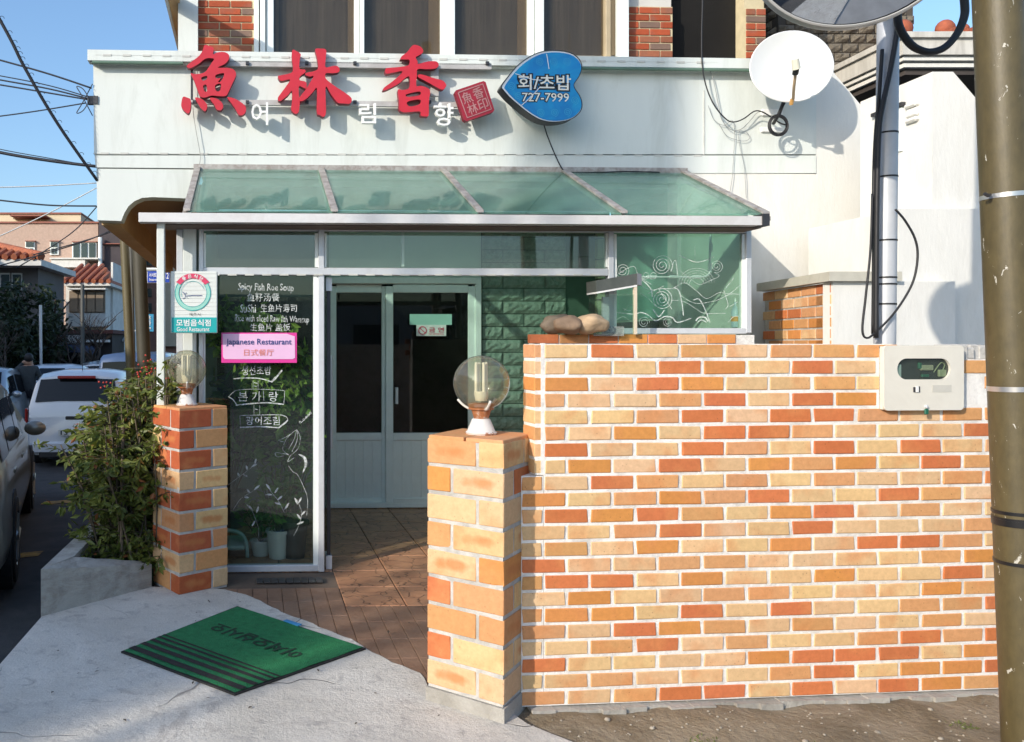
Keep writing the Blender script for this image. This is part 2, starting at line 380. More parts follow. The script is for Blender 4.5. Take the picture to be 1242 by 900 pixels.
# the concrete apron ends in an irregular line between the two gate pillars
edge = [(-.80, 4.86), (-.34, 4.80), (-.17, 4.67), (.03, 4.36), (.21, 4.17), (.36, 3.99), (.43, 3.86), (.53, 3.70), (.64, 3.58), (.66, 3.30)]
poly = [(-1.31, -4), (1.30, -4), (1.22, 2.2), (1.10, 2.75), (1.16, 2.9), (1.05, 3.02), (.98, 3.1), (.92, 3.25)] + edge[::-1] + [(-.95, 4.70), (-1.31, 4.40)]
def ragged(pl, step=.045, amp=.014):
    out = []
    for (x0, y0), (x1, y1) in zip(pl, pl[1:]+pl[:1]):
        d = math.hypot(x1-x0, y1-y0); k = max(1, int(d/step)) if min(y0, y1) > 1.5 else 1
        for i in range(k):
            x, y = x0+(x1-x0)*i/k, y0+(y1-y0)*i/k; q = amp*mnoise.noise(Vector((x*9, y*9, 3)))+amp*.6*mnoise.noise(Vector((x*31, y*31, 7)))
            out.append((x-q*(y1-y0)/d, y+q*(x1-x0)/d))
    return out
MB().slab(ragged(poly), -.35, 0).build('pavement', apron_m, kind='structure', base=(0, 2, 0))
# rough strip of earth and old concrete in front of the wall
dirt_m = M('earth_strip', (.20, .155, .095), .95, .3, 4, (.30, .25, .175), .75, 1.0, 35, lo=.40, hi=.60, geo=True)
m = MB(); nx, ny = 60, 26
def dh(x, y): return -.022 + .020*mnoise.noise(Vector((x*3.1, y*3.3, 2))) + .010*mnoise.noise(Vector((x*11, y*12, 5)))
m.add([(.8+3.6*i/nx, 1.6+2.1*j/ny, dh(.8+3.6*i/nx, 1.6+2.1*j/ny)) for j in range(ny+1) for i in range(nx+1)],
      [(j*(nx+1)+i, j*(nx+1)+i+1, (j+1)*(nx+1)+i+1, (j+1)*(nx+1)+i) for j in range(ny) for i in range(nx)])
m.build('dirt_ground', dirt_m, smooth=True, kind='structure', base=(2, 2.6, -.02))
MB().slab([(-26, -30), (14, -30), (14, 1.62), (1.15, 1.62), (1.15, -3.9), (-1.2, -3.9), (-1.2, -10), (-26, -10)], -.13, -.05).build('road_front', M('pale_concrete_road', (.34, .33, .31), .9, .15, 1, geo=True), kind='structure', base=(0, -10, -.1))
MB().slab([(.9, 3.35), (6.5, 3.7), (9, 5), (9, 12), (-.5, 12), (-1.2, 8), (-.62, 5.3)], -.16, -.035).build('ground_base', concrete_m, kind='structure', base=(3, 7, -.1))
moss_m = M('moss', (.10, .12, .03), .95, .4, 20, geo=True)
m = MB()
for (cx, cy, rr, k) in ((1.62, 2.99, .05, 60), (2.05, 2.93, .05, 50), (2.72, 3.12, .035, 40), (1.30, 2.87, .03, 40), (.985, 3.02, .02, 14)):
    for i in range(k):
        a = rnd.uniform(0, 6.3); q = rr*math.sqrt(rnd.random()); x, y = cx+1.7*q*math.cos(a), cy+q*math.sin(a)
        m.leaf((x, y, dh(x, y)), (rnd.uniform(-1, 1), rnd.uniform(-1, 1), rnd.uniform(.3, 1.2)), rnd.uniform(.008, .02), .006)
m.build('moss_tufts', moss_m, kind='stuff', label='small tufts of moss on the earth before the brick wall', cat='moss')

m = MB()
for i in range(420):
    x, y = rnd.uniform(1.0, 3.4), rnd.uniform(2.55, 3.3)
    if y > 3.20+.075*(x-1) - .02: continue
    r_ = rnd.uniform(.002, .007) if rnd.random() < .93 else rnd.uniform(.008, .014); m.ball((x, y, dh(x, y)+r_*.3), r_, 6, 4, (1, rnd.uniform(.6, 1), .6))
m.build('gravel', M('pale_gravel', (.34, .30, .24), .9, .4, 30, geo=True), kind='stuff', smooth=True, label='loose small gravel on the earth strip before the brick wall', cat='gravel')
# entrance floor: stamped slabs with recessed joints
def tile_mat(name, a, bcol_, crack=(.05, .03, .02), sc=7):
    m, n, l, b = nt(name); g = n.new('ShaderNodeNewGeometry'); v = g.outputs['Position']
    wv = n.new('ShaderNodeTexNoise'); wv.inputs['Scale'].default_value = 9; l.new(v, wv.inputs['Vector'])
    ad = n.new('ShaderNodeVectorMath'); ad.operation = 'MULTIPLY_ADD'; l.new(wv.outputs['Color'], ad.inputs[0]); ad.inputs[1].default_value = (.16, .16, .16); l.new(v, ad.inputs[2])
    vo = n.new('ShaderNodeTexVoronoi'); vo.feature = 'DISTANCE_TO_EDGE'; vo.inputs['Scale'].default_value = sc; l.new(ad.outputs[0], vo.inputs['Vector'])
    f = noisen(n, l, v, 5, 6, .7); c = mixc(n, l, ramp(n, l, f, .32, .68), a, bcol_)
    k = ramp(n, l, vo.outputs['Distance'], .035, .008)
    q = n.new('ShaderNodeMath'); q.operation = 'MULTIPLY'; l.new(k, q.inputs[0]); q.inputs[1].default_value = .7
    l.new(mixc(n, l, q.outputs[0], c, crack), b.inputs['Base Color']); b.inputs['Roughness'].default_value = .42; b.inputs['Specular IOR Level'].default_value = .5
    iv = n.new('ShaderNodeMath'); iv.operation = 'SUBTRACT'; l.new(f, iv.inputs[0]); l.new(k, iv.inputs[1])
    bn = n.new('ShaderNodeBump'); bn.inputs['Strength'].default_value = .4; bn.inputs['Distance'].default_value = .008; l.new(iv.outputs[0], bn.inputs['Height']); l.new(bn.outputs[0], b.inputs['Normal'])
    return m
tile_m = tile_mat('stamped_floor_tile', (.33, .16, .088), (.52, .275, .15))
tile_b = M('brown_border_tile', (.23, .13, .08), .5, .2, 6, (.31, .195, .13), .5, .3, 40, geo=True)
grate_m = M('dark_strip_tile', (.05, .048, .045), .5, .2, 8)
grout_m = M('floor_grout', (.15, .11, .08), .9, .2, 9)
floor = obox(G, 'floor', grout_m, None, -.62, 3.3, -1.65, 2.0, -.10, -.016, kind='structure')
u0 = FP(404, 692, 0)[0] - .355*3
tshape = cham(.347, .347, .012, .003)
tile_me = tshape.copy(); tile_me.materials.append(tile_m)
bord_me = cham(.086, .247, .012, .002).copy(); bord_me.materials.append(tile_b)
row_w = [-.69 + .355*k for k in range(8)]
for i in range(9):
    for w_ in row_w:
        uc, wc = u0 + .355*(i+.5), w_ + .1775
        if uc > 3.1 or uc < -.6: continue
        if i < 3 and w_ < -.25: continue
        link('floor_tile', tile_me, floor, G(uc, wc, -.012), (0, 0, AL))
for i in range(-3, 14):                         # ribbed border pieces along the front and before the glass panel
    uc = u0 + .355*3 + .044 + .0887*(i)
    
    if i >= 0: link('border_tile', bord_me, floor, G(uc, -.82, -.012), (0, 0, AL))
for j in range(5):
    for i in range(12):
        uc = u0 + .355*3 - .046 - .0887*i
        if uc < -.62: continue
        link('border_tile', bord_me, floor, G(uc, -.47 - .25*j, -.012), (0, 0, AL))
for j in range(4):
    for i in range(12): link('border_tile', bord_me, floor, G(u0 + .355*3 + .044 + .0887*i, -1.07-.25*j, -.012), (0, 0, AL))
gr_me = cham(.043, .088, .010, .002).copy(); gr_me.materials.append(grate_m)
dr = empty('drain_strip', G(.1, -.22, -.006), 'row of dark ribbed drain tiles on the floor before the lettered glass panel', 'drain')
for i in range(9): link('strip_tile', gr_me, dr, G(FP(315, 708, -.22)[0] + .0475*i, -.20, -.002), (0, 0, AL))

# ------------------------------------------------------------------ the restaurant building
def rc(px0, py0, px1, py1, w):
    u0_, _ = FP(px0, py0, w); u1_, _ = FP(px1, py0, w); c = (px0+px1)/2
    return u0_, u1_, FP(c, py1, w)[1], FP(c, py0, w)[1]
rest = empty('restaurant_building', G(1.2, .8, 0), 'white painted restaurant with green glass awning and brick upper storey', 'building')
def fbox(name, px0, py0, px1, py1, w, d, mat, parent=None, c=None, **k):
    a = rc(px0, py0, px1, py1, w)
    return obox(G, name, mat, parent or rest, a[0], a[1], w, w+d, a[2], a[3], c=c, **k)
def fpoly(pts, w): return [FP(x, y, w) for x, y in pts]
WF = .80
fas = MB(G).prism(fpoly([(113, 70), (990, 80), (990, 187), (114, 187)], WF), WF, WF+.14).build('fascia_wall', white, rest)
MB(G).prism(fpoly([(114.5, 188.5), (990, 188.5), (990, 210), (236, 210), (236, 204), (116, 203)], WF-.004), WF-.004, WF+.14).build('fascia_band', white, rest)
arch = [(117, 204.5), (236, 205.5), (236, 241), (185, 239), (172, 240), (163, 244), (156, 250), (151, 258), (147, 268), (118, 267)]
MB(G).prism(fpoly(arch, WF+.004), WF+.004, WF+.14).build('arch_wall', white, rest)
uR = FP(905, 300, 0)[0]; uL = FP(243, 300, 0)[0]
ua = FP(990, 100, WF)[0]
rw = [(uR-.03, -.1), (uR-.03, FP(822, 209, WF)[1]), (ua+.001, FP(990, 211, WF)[1]), (ua+.001, FP(990, 76, WF)[1])] + fpoly([(1005, 80), (1070, 158), (1115, 212)], WF) + [(FP(1115, 300, WF)[0], -.1)]
MB(G).prism(rw, WF+.003, WF+.15).build('return_wall', white2, rest)
cor = [(106, 60), (1000, 72), (1000, 84), (106, 73)]
cn = MB(G).prism(fpoly(cor, WF-.07), WF-.07, WF+.02).build('cornice', white, rest)
m = MB(G); m.prism(fpoly([(110, 73.3), (1000, 84.4), (1000, 87), (110, 76)], WF-.045), WF-.045, WF); m.build('cornice_moulding', white, rest)
for a, b in ((112, 222), (706, 916)):
    m = MB(G); pa, pb = FP(a, 75.5+(a-112)*.0123, WF-.06), FP(b, 75.5+(b-112)*.0123, WF-.06)
    m.tube([(pa[0], WF-.06, pa[1]), (pb[0], WF-.06, pb[1])], .013, 8); m.build('cable_conduit', green_pipe, rest)
clip_m = M('seam_clip', (.55, .55, .51), .6, .2, 9)
m = MB(G)
for yl, x0, x1, w_ in ((67.5, 125, 860, WF-.074), (187, 122, 850, WF-.006)):
    x = x0
    while x < x1:
        yy = yl + (x-112)*(.0123 if yl < 100 else .004)
        u_, h_ = FP(x, yy, w_); c_ = MB(G); c_.box(u_, u_+.062, w_, w_+.01, h_, h_+.014); c_.build('seam_clip', clip_m, fas)
        x += 24
    (ua_, ha_), (ub_, hb_2) = FP(x0-9, yl+(x0-121)*(.0123 if yl < 100 else .004), w_), FP(x1+12, yl+(x1-100)*(.0123 if yl < 100 else .004), w_)
    m.add([(ua_, w_+.004, ha_+.005), (ub_, w_+.004, hb_2+.005), (ub_, w_+.004, hb_2+.008), (ua_, w_+.004, ha_+.008), (ua_, w_+.012, ha_+.005), (ub_, w_+.012, hb_2+.005), (ub_, w_+.012, hb_2+.008), (ua_, w_+.012, ha_+.008)], [(0,1,2,3),(7,6,5,4),(0,4,5,1),(1,5,6,2),(2,6,7,3),(3,7,4,0)])
u_, h_ = FP(853, 110, WF); m.box(u_, u_+.008, WF-.006, WF+.01, h_-.5, h_)
m.build('seam_line', clip_m, rest)
# roof terrace behind the cornice, slab above the lobby, overhang with its brown soffit
htop = FP(500, 66, WF)[1]; uLL = FP(117, 300, WF)[0]
obox(G, 'terrace_slab', concrete_m, rest, uLL+.03, FP(1000, 70, WF)[0], WF+.15, 2.02, htop-.35, htop-.06)
obox(G, 'lobby_ceiling', M('ceiling_board', (.42, .44, .40), .9, .08, 2), rest, uL-.02, uR+.3, WF+.15, 2.02, 2.74, 2.86)
obox(G, 'soffit', soffit_m, rest, uLL+.02, uL-.02, WF+.15, 8, 2.63, 2.75)
obox(G, 'soffit_beam', beam_m, rest, uLL+.012, uLL+.15, WF+.15, 5.0, 2.43, 2.66)
obox(G, 'overhang_side', white, rest, uLL+.02, uLL+.16, WF+.15, 8, 2.755, htop-.36)
obox(G, 'side_wall', soffit_m, rest, uL-.14, uL-.04, WF+.16, 8, -.1, 2.62)
# ---- glazed front: frame members
tf = .055
fr = [('frame_post', 241, 276, 247, 694, 0), ('frame_post', 386, 276, 393.5, 694, -.003), ('frame_post', 738, 276, 745, 404, -.003), ('frame_post', 905, 278, 912, 404, 0),
      ('frame_rail', 247, 275, 905, 281, .002), ('transom', 246.5, 325, 738, 334, -.006), ('frame_rail', 247, 686, 387, 694, .001),
      ('frame_rail', 745, 398, 906, 405, .001)]
for nme, a, b, c, d, w_ in fr: fbox(nme, a, b, c, d, w_, tf, alu, c=.004)
for a, b, c, d in ((247, 283, 249.5, 324), (382, 283, 386, 324), (393.5, 283, 396, 324), (735, 283, 738, 324), (745, 284, 748, 398), (900, 284, 905, 398), (380, 334, 386, 686), (247, 334, 249, 686)):
    fbox('glazing_bead', a, b, c, d, .012, .03, alu_w)
m = MB(G)
for x in range(255, 735, 21):
    a = rc(x, 332.3, x+11, 334.2, -.012); m.box(a[0], a[1], -.012, -.005, a[2], a[3])
m.build('transom_clips', clip_m, rest)
# left jamb panel and its grey corner post
fbox('jamb_panel', 222, 273, 238, 694, .0, .04, white, c=.004)
fbox('corner_post', 214, 272, 222, 694, .02, .06, alu, c=.004)
fbox('gutter_post', 190, 268, 199.5, 720, -.21, .05, white, c=.004)
# panes
pl_ = fbox('glass_panel', 247, 334, 387, 687, .020, .008, g_front)
fbox('transom_pane', 247, 281, 387, 326, .020, .008, g_trans)
fbox('transom_pane', 393, 281, 738, 326, .020, .008, g_trans)
pr_ = fbox('window_pane', 745, 282, 905, 399, .020, .008, g_win)
m = MB(G); a = rc(486, 283, 489, 324, .1); m.box(a[0], a[1], .06, .09, a[2], a[3]); m.build('glazing_bead', alu_w, rest)
# open glass door, seen almost edge-on
dlf = empty('glass_door', G(FP(399, 500, 0)[0], .05, 0)); dlf.parent = rest; dlf.location = Vector(dlf.location) - Vector(rest.location)
ud = FP(399.5, 500, .02)[0]
hd0, hd1 = -.005, FP(400, 336, .02)[1]
obox(G, 'door_pane', g_front, dlf, ud-.006, ud+.006, .07, .85, hd0+.02, hd1)
for a_, b_ in ((.065, .085), (.835, .86)): obox(G, 'door_stile', darkmetal, dlf, ud-.012, ud+.012, a_, b_, hd0, hd1)
obox(G, 'patch_fitting', alu, dlf, ud-.02, ud+.02, .05, .17, hd0, hd0+.09)
obox(G, 'patch_fitting', alu, dlf, ud-.02, ud+.02, .05, .14, hd1-.09, hd1)
m = MB(G); m.tube([(ud+.075, .70, .72), (ud+.075, .70, 1.42)], .019, 10)
for h_ in (.85, 1.35): m.tube([(ud, .70, h_), (ud+.075, .70, h_)], .008, 6)
m.build('pull_handle', alu, dlf, smooth=40)
# ---- glass awning
uA0 = FP(240, 206, WF)[0]; uA1 = FP(822, 208, WF)[0]+.03
hT = FP(500, 207, WF)[1]; hB = FP(550, 259, -.2)[1]
awn = empty('awning', G((uA0+uA1)/2, .3, hB)); awn.parent = rest; awn.location = Vector(awn.location) - Vector(rest.location)
def slope(u0_, u1_, t0, t1, dz0, dz1):
    pts = []
    for dz in (dz0, dz1):
        for u_, t in ((u0_, t0), (u1_, t0), (u1_, t1), (u0_, t1)): pts.append((u_, -.2+(WF+.2)*t, hB+(hT-hB)*t+dz))
    return pts
BXF = [(0,3,2,1),(4,5,6,7),(0,1,5,4),(1,2,6,5),(2,3,7,6),(3,0,4,7)]
du = (uA1-uA0)/4
for i in range(4):
    MB(G).add(slope(uA0+du*i+.012, uA0+du*(i+1)-.012, 0.0, .995, 0, .010), BXF).build('awning_pane', g_awn, awn)
for i in range(5):
    uu = uA0+du*i; MB(G).add(slope(uu-.028, uu+.028, -.01, .998, -.03, -.004), BXF).build('glazing_bar', rusty_alu, awn)
    MB(G).add(slope(uu-.022, uu+.022, -.01, .998, .012, .028), BXF).build('cover_strip', rusty_alu, awn)
m = MB(G); m.box(uA0-.03, uA1+.03, WF-.035, WF, hT-.02, hT+.03); m.build('wall_flashing', rusty_alu, awn)
a = rc(168, 259, 926, 270, -.26)
m = MB(G); m.box(a[0], a[1], -.26, -.18, a[2]-.005, a[3]-.005); m.build('gutter', gutter_m, awn)
m = MB(G); m.box(a[1]-.01, a[1]+.035, -.27, -.14, a[2]-.01, a[3]+.01); m.build('gutter_end', darkmetal, awn)
a2 = rc(200, 272, 915, 280, -.1); m = MB(G); m.box(a2[0], a2[1], -.17, .05, FP(560, 276, 0)[1]+.004, a[2]-.012); m.build('eaves_beam', M('brown_eaves', (.17, .125, .10), .7, .2, 5), awn)
# ---- lobby behind the glass
WB = 2.0
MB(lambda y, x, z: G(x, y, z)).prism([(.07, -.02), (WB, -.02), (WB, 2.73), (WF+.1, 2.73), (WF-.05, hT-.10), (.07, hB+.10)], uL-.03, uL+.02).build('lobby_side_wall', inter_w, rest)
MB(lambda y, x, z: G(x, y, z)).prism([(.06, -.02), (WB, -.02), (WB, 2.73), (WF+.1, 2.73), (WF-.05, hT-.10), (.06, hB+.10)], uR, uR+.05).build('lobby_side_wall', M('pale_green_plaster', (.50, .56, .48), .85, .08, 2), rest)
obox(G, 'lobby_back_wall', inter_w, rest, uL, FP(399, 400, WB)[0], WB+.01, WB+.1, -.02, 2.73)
a = rc(255, 360, 388, 560, WB-.02); obox(G, 'lobby_window', g_up, rest, a[0], a[1], WB-.03, WB-.02, a[2], a[3]); 
# inner sliding doors
dr_in = empty('inner_door', G(FP(490, 600, WB)[0], WB, 0)); dr_in.parent = rest; dr_in.location = Vector(dr_in.location) - Vector(rest.location)
def dbox(name, *a, w=WB, d=.06, mat=alu_w, c=.004): return fbox(name, *a, w, d, mat, dr_in, c)
dbox('door_frame', 396, 336, 584, 344, w=WB-.05, d=.13); dbox('door_frame', 577, 344, 584, 616, w=WB-.05, d=.13); dbox('door_frame', 396, 610, 577, 616, w=WB-.03, d=.1)
dbox('door_frame', 392, 344, 399, 616, w=WB-.05, d=.13)
for (x0, x1, w_) in ((399, 472, WB+.02), (468, 577, WB-.028)):
    s = 9
    dbox('door_stile', x0, 347, x0+s, 610, w=w_, d=.04); dbox('door_stile', x1-s, 347, x1, 610, w=w_, d=.04)
    dbox('door_rail', x0+s, 345, x1-s, 355, w=w_+.001, d=.038); dbox('door_rail', x0+s, 525, x1-s, 534, w=w_+.001, d=.038); dbox('door_rail', x0+s, 604, x1-s, 610, w=w_+.001, d=.038)
    fbox('door_glass', x0+s, 355, x1-s, 525, w_+.018, .006, g_door, dr_in)
    k = int((x1-x0-2*s)/11)
    for i in range(k):
        q0 = x0+s+(x1-x0-2*s)*i/k; q1 = x0+s+(x1-x0-2*s)*(i+1)/k - .12
        dbox('door_board', q0, 534, q1, 604, w=w_+.012, d=.012, c=.0016)
a = rc(480, 470, 483, 490, WB-.07); obox(G, 'door_pull', alu, dr_in, a[0], a[1], WB-.07, WB-.028, a[2], a[3])
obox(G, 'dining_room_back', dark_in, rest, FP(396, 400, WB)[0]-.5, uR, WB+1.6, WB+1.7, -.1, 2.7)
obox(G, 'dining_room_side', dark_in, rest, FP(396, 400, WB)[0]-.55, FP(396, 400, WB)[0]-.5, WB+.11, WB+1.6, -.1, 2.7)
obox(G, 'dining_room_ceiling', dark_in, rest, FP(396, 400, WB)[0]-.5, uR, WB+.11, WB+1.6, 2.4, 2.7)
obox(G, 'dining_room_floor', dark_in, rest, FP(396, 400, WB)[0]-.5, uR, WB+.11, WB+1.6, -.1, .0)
obox(G, 'door_head_wall', M('lobby_white', (.52, .62, .56), .8, .06, 2), rest, FP(388, 400, WB)[0], FP(586, 400, WB)[0], WB+.04, WB+.10, FP(490, 337, WB)[1], 2.74)
# green split-face block wall
ub0, ub1 = FP(585, 400, WB)[0], FP(709, 400, WB)[0]
bw = obox(G, 'block_wall', block_joint, rest, ub0, uR, WB+.03, WB+.11, -.05, 2.74)
def rough_block(sx, sz, seed):
    bm = bmesh.new(); nx, nz = 9, 4; vs = {}
    for i in range(nx+1):
        for j in range(nz+1):
            e = (i in (0, nx)) or (j in (0, nz))
            d = -.012 if e else -.030 - .022*mnoise.noise(Vector((i*.9+seed*9, j*1.1, seed*3)))
            vs[i, j] = bm.verts.new((sx*(i/nx-.5), d, sz*(j/nz-.5)))
    for i in range(nx):
        for j in range(nz): bm.faces.new((vs[i, j], vs[i+1, j], vs[i+1, j+1], vs[i, j+1]))
    ring = [vs[i, 0] for i in range(nx+1)] + [vs[nx, j] for j in range(1, nz+1)] + [vs[i, nz] for i in range(nx-1, -1, -1)] + [vs[0, j] for j in range(nz-1, 0, -1)]
    bk = [bm.verts.new((v.co.x, .03, v.co.z)) for v in ring]
    for i in range(len(ring)): bm.faces.new((ring[i], bk[i], bk[(i+1) % len(ring)], ring[(i+1) % len(ring)]))
    me = bpy.data.meshes.new('split_block'); bm.to_mesh(me); bm.free(); me.materials.append(block_m); return me
bl_full = [rough_block(.386, .112, k) for k in range(4)]; bl_half = [rough_block(.188, .112, k+9) for k in range(2)]
for r in range(23):
    h_ = .06 + r*.119
    u_ = ub0+.003
    if r % 2: link('block', rnd.choice(bl_half), bw, G(u_+.095, WB+.02, h_), (0, 0, AL)); u_ += .198
    while u_ + .38 < ub1 + .2:
        last = u_+.386 > ub1
        if last: link('block', rnd.choice(bl_half), bw, G(u_+.095, WB+.02, h_), (0, 0, AL)); break
        link('block', rnd.choice(bl_full), bw, G(u_+.193, WB+.02, h_), (0, 0, AL)); u_ += .396
cream_t = M('cream_tile', (.42, .46, .30), .5, .08, 3)
ue = ub1 + .13
for k in range(14): obox(G, 'pier_tile', cream_t, bw, ue-.02, ue+.11, WB-.03, WB+.03, .02+.19*k, .20+.19*k, c=.003)
for k in range(3): obox(G, 'wall_board', M('dark_green_board', (.045, .075, .05), .6, .15, 3) if k == 0 else bpy.data.materials['dark_green_board'], bw, ue+.12+.26*k, ue+.375+.26*k, WB-.01, WB+.03, .02, 2.7, c=.004)
cab = obox(G, 'lobby_counter', teal_p, rest, ue+.62, uR-.01, .95, WB-.02, 1.72, 2.72)
obox(G, 'counter_shelf', M('dark_wood', (.055, .035, .025), .5, .2, 4), rest, ue+.3, uR-.01, .9, WB-.02, 1.60, 1.70)
for k in range(6): obox(G, 'counter_tile', M('yellow_tile', (.40, .42, .20), .4, .1, 4) if k == 0 else bpy.data.materials['yellow_tile'], rest, uR-.75+.12*k, uR-.64+.12*k, .88, .93, 1.2, 1.59, c=.003)
# low brick plinth under the right-hand window
lw = obox(G, 'window_plinth', mortar_m, rest, FP(652, 410, -.12)[0]+.004, FP(916, 410, -.12)[0]-.004, -.116, .055, -.05, FP(780, 405.5, -.12)[1]-.004)
hpl = FP(780, 405.5, -.12)[1]; bme = cham(.187, .05, .058, .002).copy(); bme.materials.append(brick_m)
bmh = cham(.090, .05, .058, .002).copy(); bmh.materials.append(brick_m)
for r in range(4):
    u_ = FP(652, 410, -.12)[0] + (.0 if r % 2 else -.05); uend = FP(916, 410, -.12)[0]
    while u_ < uend-.15:
        link('brick', bme, lw, G(u_+.0935+ (.05 if u_ < FP(652, 410, -.12)[0] else 0)*0, -.10, hpl-.03-.0675*r), (0, 0, AL), bcol(rnd.choice('CMDOMD'))); u_ += .1975
# ---- upper storey
up = obox(G, 'upper_wall', M('upper_render', (.55, .53, .49), .8, .08, 2), rest, FP(217, 0, WB)[0], FP(816, 0, WB)[0], WB+.03, WB+.2, htop-.06, 7.2)
MB(G).prism(fpoly([(216, -260), (240, -260), (240, 70), (216, 70)], WB-.05), WB-.05, WB+.03).build('corner_pier', white, rest)
def brick_panel(px0, px1, w_, rows, seedc, name='brick_panel', d=.03, both=True, mort=mortar_y):
    a0, a1 = FP(px0, 0, w_)[0], FP(px1, 0, w_)[0]; hb = htop-.02
    pan = obox(G, name, mort, rest, a0, a1, w_+.006, w_+.028, htop-.06, hb+rows*.0675)
    L_ = .19
    for r in range(rows):
        u_ = a0 - (.1 if r % 2 else 0)
        while u_ < a1-.012:
            x0, x1 = max(u_, a0+.002), min(u_+L_, a1-.002)
            if x1-x0 > .02:
                me = cham(x1-x0, .028, .057, .003)
                if not me.materials: me.materials.append(brick_red)
                k = rnd.random(); c = (.36, .075, .03) if k < .5 else ((.30, .11, .06) if k < .75 else (.20, .135, .105))
                f = rnd.uniform(.85, 1.15); link('brick', me, pan, G((x0+x1)/2, w_+.011, hb+r*.0675+.03), (0, 0, AL), (*[q*f for q in c], 1))
            u_ += L_+.011
    return pan
brick_panel(240, 308, WB, 14, 1); brick_panel(763, 816, WB, 14, 2); brick_panel(905, 929, WB, 14, 3)
obox(G, 'upper_wall_end', mortar_y, rest, FP(905, 0, WB)[0], FP(929, 0, WB)[0], WB+.03, WB+.25, htop-.06, 7.2)
obox(G, 'shaded_opening', M('opening_shade', (.012, .011, .010), .8, .3, 2, spec=.2), rest, FP(816, 0, WB)[0], FP(905, 0, WB)[0], WB+.16, WB+.25, htop-.06, 7.2)  # near-black slab: shade of the open recess put into its colour
obox(G, 'upper_roof', soffit_m, rest, FP(190, 0, WB)[0], FP(935, 0, WB)[0], WB-.5, WB+6, 7.2, 7.4)
m = MB(G); q = FP(205, 0, WB)[0]
m.box(FP(216, 0, WB)[0]+.02, FP(216, 0, WB)[0]+.12, WB+.21, WB+6, htop-.06, 7.2); m.build('upper_side_wall', soffit_m, rest)
e0 = FP(203, 0, 1.81)[0]; e1 = FP(216, 0, WB)[0]+.02
m = MB(G); m.box(e0, e1, .55, WB+7, 4.60, 4.66); m.build('side_eave', beam_m, rest)
m = MB(G); m.box(e0-.025, e0-.001, .53, WB+7, 4.57, 4.68); m.build('eave_edge', white, rest)
# sliding windows
wf = empty('sliding_window', G(FP(535, 40, WB)[0], WB, htop)); wf.parent = rest; wf.location = Vector(wf.location) - Vector(rest.location)
y0w, y1w = -140, 72
for x0, x1, dd in ((308, 314, .06), (315.5, 322, .09), (323, 332, .07), (430, 436, .05), (437, 442, .07), (535, 541, .05), (542, 552, .07), (641, 648, .05), (650, 660, .07), (735, 741, .06), (752, 763, .09)):
    fbox('window_post', x0, y0w, x1, y1w, WB-dd, dd+.03, alu_w if x0 != 735 else M('tan_frame', (.42, .34, .22), .6, .1, 4), wf, c=.004)
fbox('window_sill', 308, 66, 763, 74, WB-.10, .13, alu_w, wf, c=.004)
for x0, x1 in ((332, 430), (442, 535), (552, 641), (660, 735)):
    fbox('window_pane', x0, y0w, x1, 67, WB-.005, .006, g_up, wf)
    fbox('room_shade', x0, y0w, x1, 67, WB+.026, .003, M('dim_room', (.16, .135, .11), .9, .45, 3, stretch=(7, 7, .25)) if x0 == 332 else bpy.data.materials['dim_room'], wf)
for x0, x1 in ((334, 338), (422, 430), (520, 533), (628, 640), (741, 752)):
    fbox('curtain', x0, y0w, x1, 67, WB+.006, .012, curtain_m, wf)
# ------------------------------------------------------------------ white stair blocks and house at the right
sb = empty('stairwell_building', P(1120, 418, 5.4) * 1.0, 'plain cream plastered stair block behind the brick garden wall', 'building')
sb.location.z = 0
xT = P(1087, 300, 5.12).x; xB = P(1137, 100, 5.12).x
hT_ = 2.385
def yz(x): return x
m = MB(); m.box(xT, 7.0, 5.10, 5.97, -.1, hT_); m.build('lower_block', white2, sb)
m = MB(); m.prism([(xB, hT_-.02), (7.0, hT_-.02), (7.0, 2.42), (P(1200, 138, 5.16).x, P(1200, 138, 5.16).z), (P(1156, 87, 5.16).x, P(1156, 87, 5.16).z), (xB, P(1137, 87, 5.16).z)], 5.16, 5.80); m.build('stair_parapet', white2, sb)
hk = P(1137, 87, 5.16).z
# moulded bracket and small window on the flank of the stair wall
for k, (dy, dz, t) in enumerate(((0, 0, .03), (.012, -.035, .06), (.004, -.10, .03))):
    m = MB(); m.cbox(xB-.035+dy, xB+.01, 5.26, 5.36, hk-.16+dz-t, hk-.16+dz, .01); m.build('moulding', white2, sb)
m = MB(); m.box(xB-.012, xB+.01, 5.40, 5.62, hk-.46, hk-.16); m.build('flank_window', alu_w, sb)
m = MB(); m.box(xB-.016, xB-.008, 5.50, 5.60, hk-.44, hk-.19); m.build('flank_pane', M('grey_pane', (.30, .34, .32), .3, .1, 3), sb)
m = MB(); m.box(xB-.03, xB+.01, 5.38, 5.66, hk-.155, hk-.13); m.build('flank_ledge', darkmetal, sb)
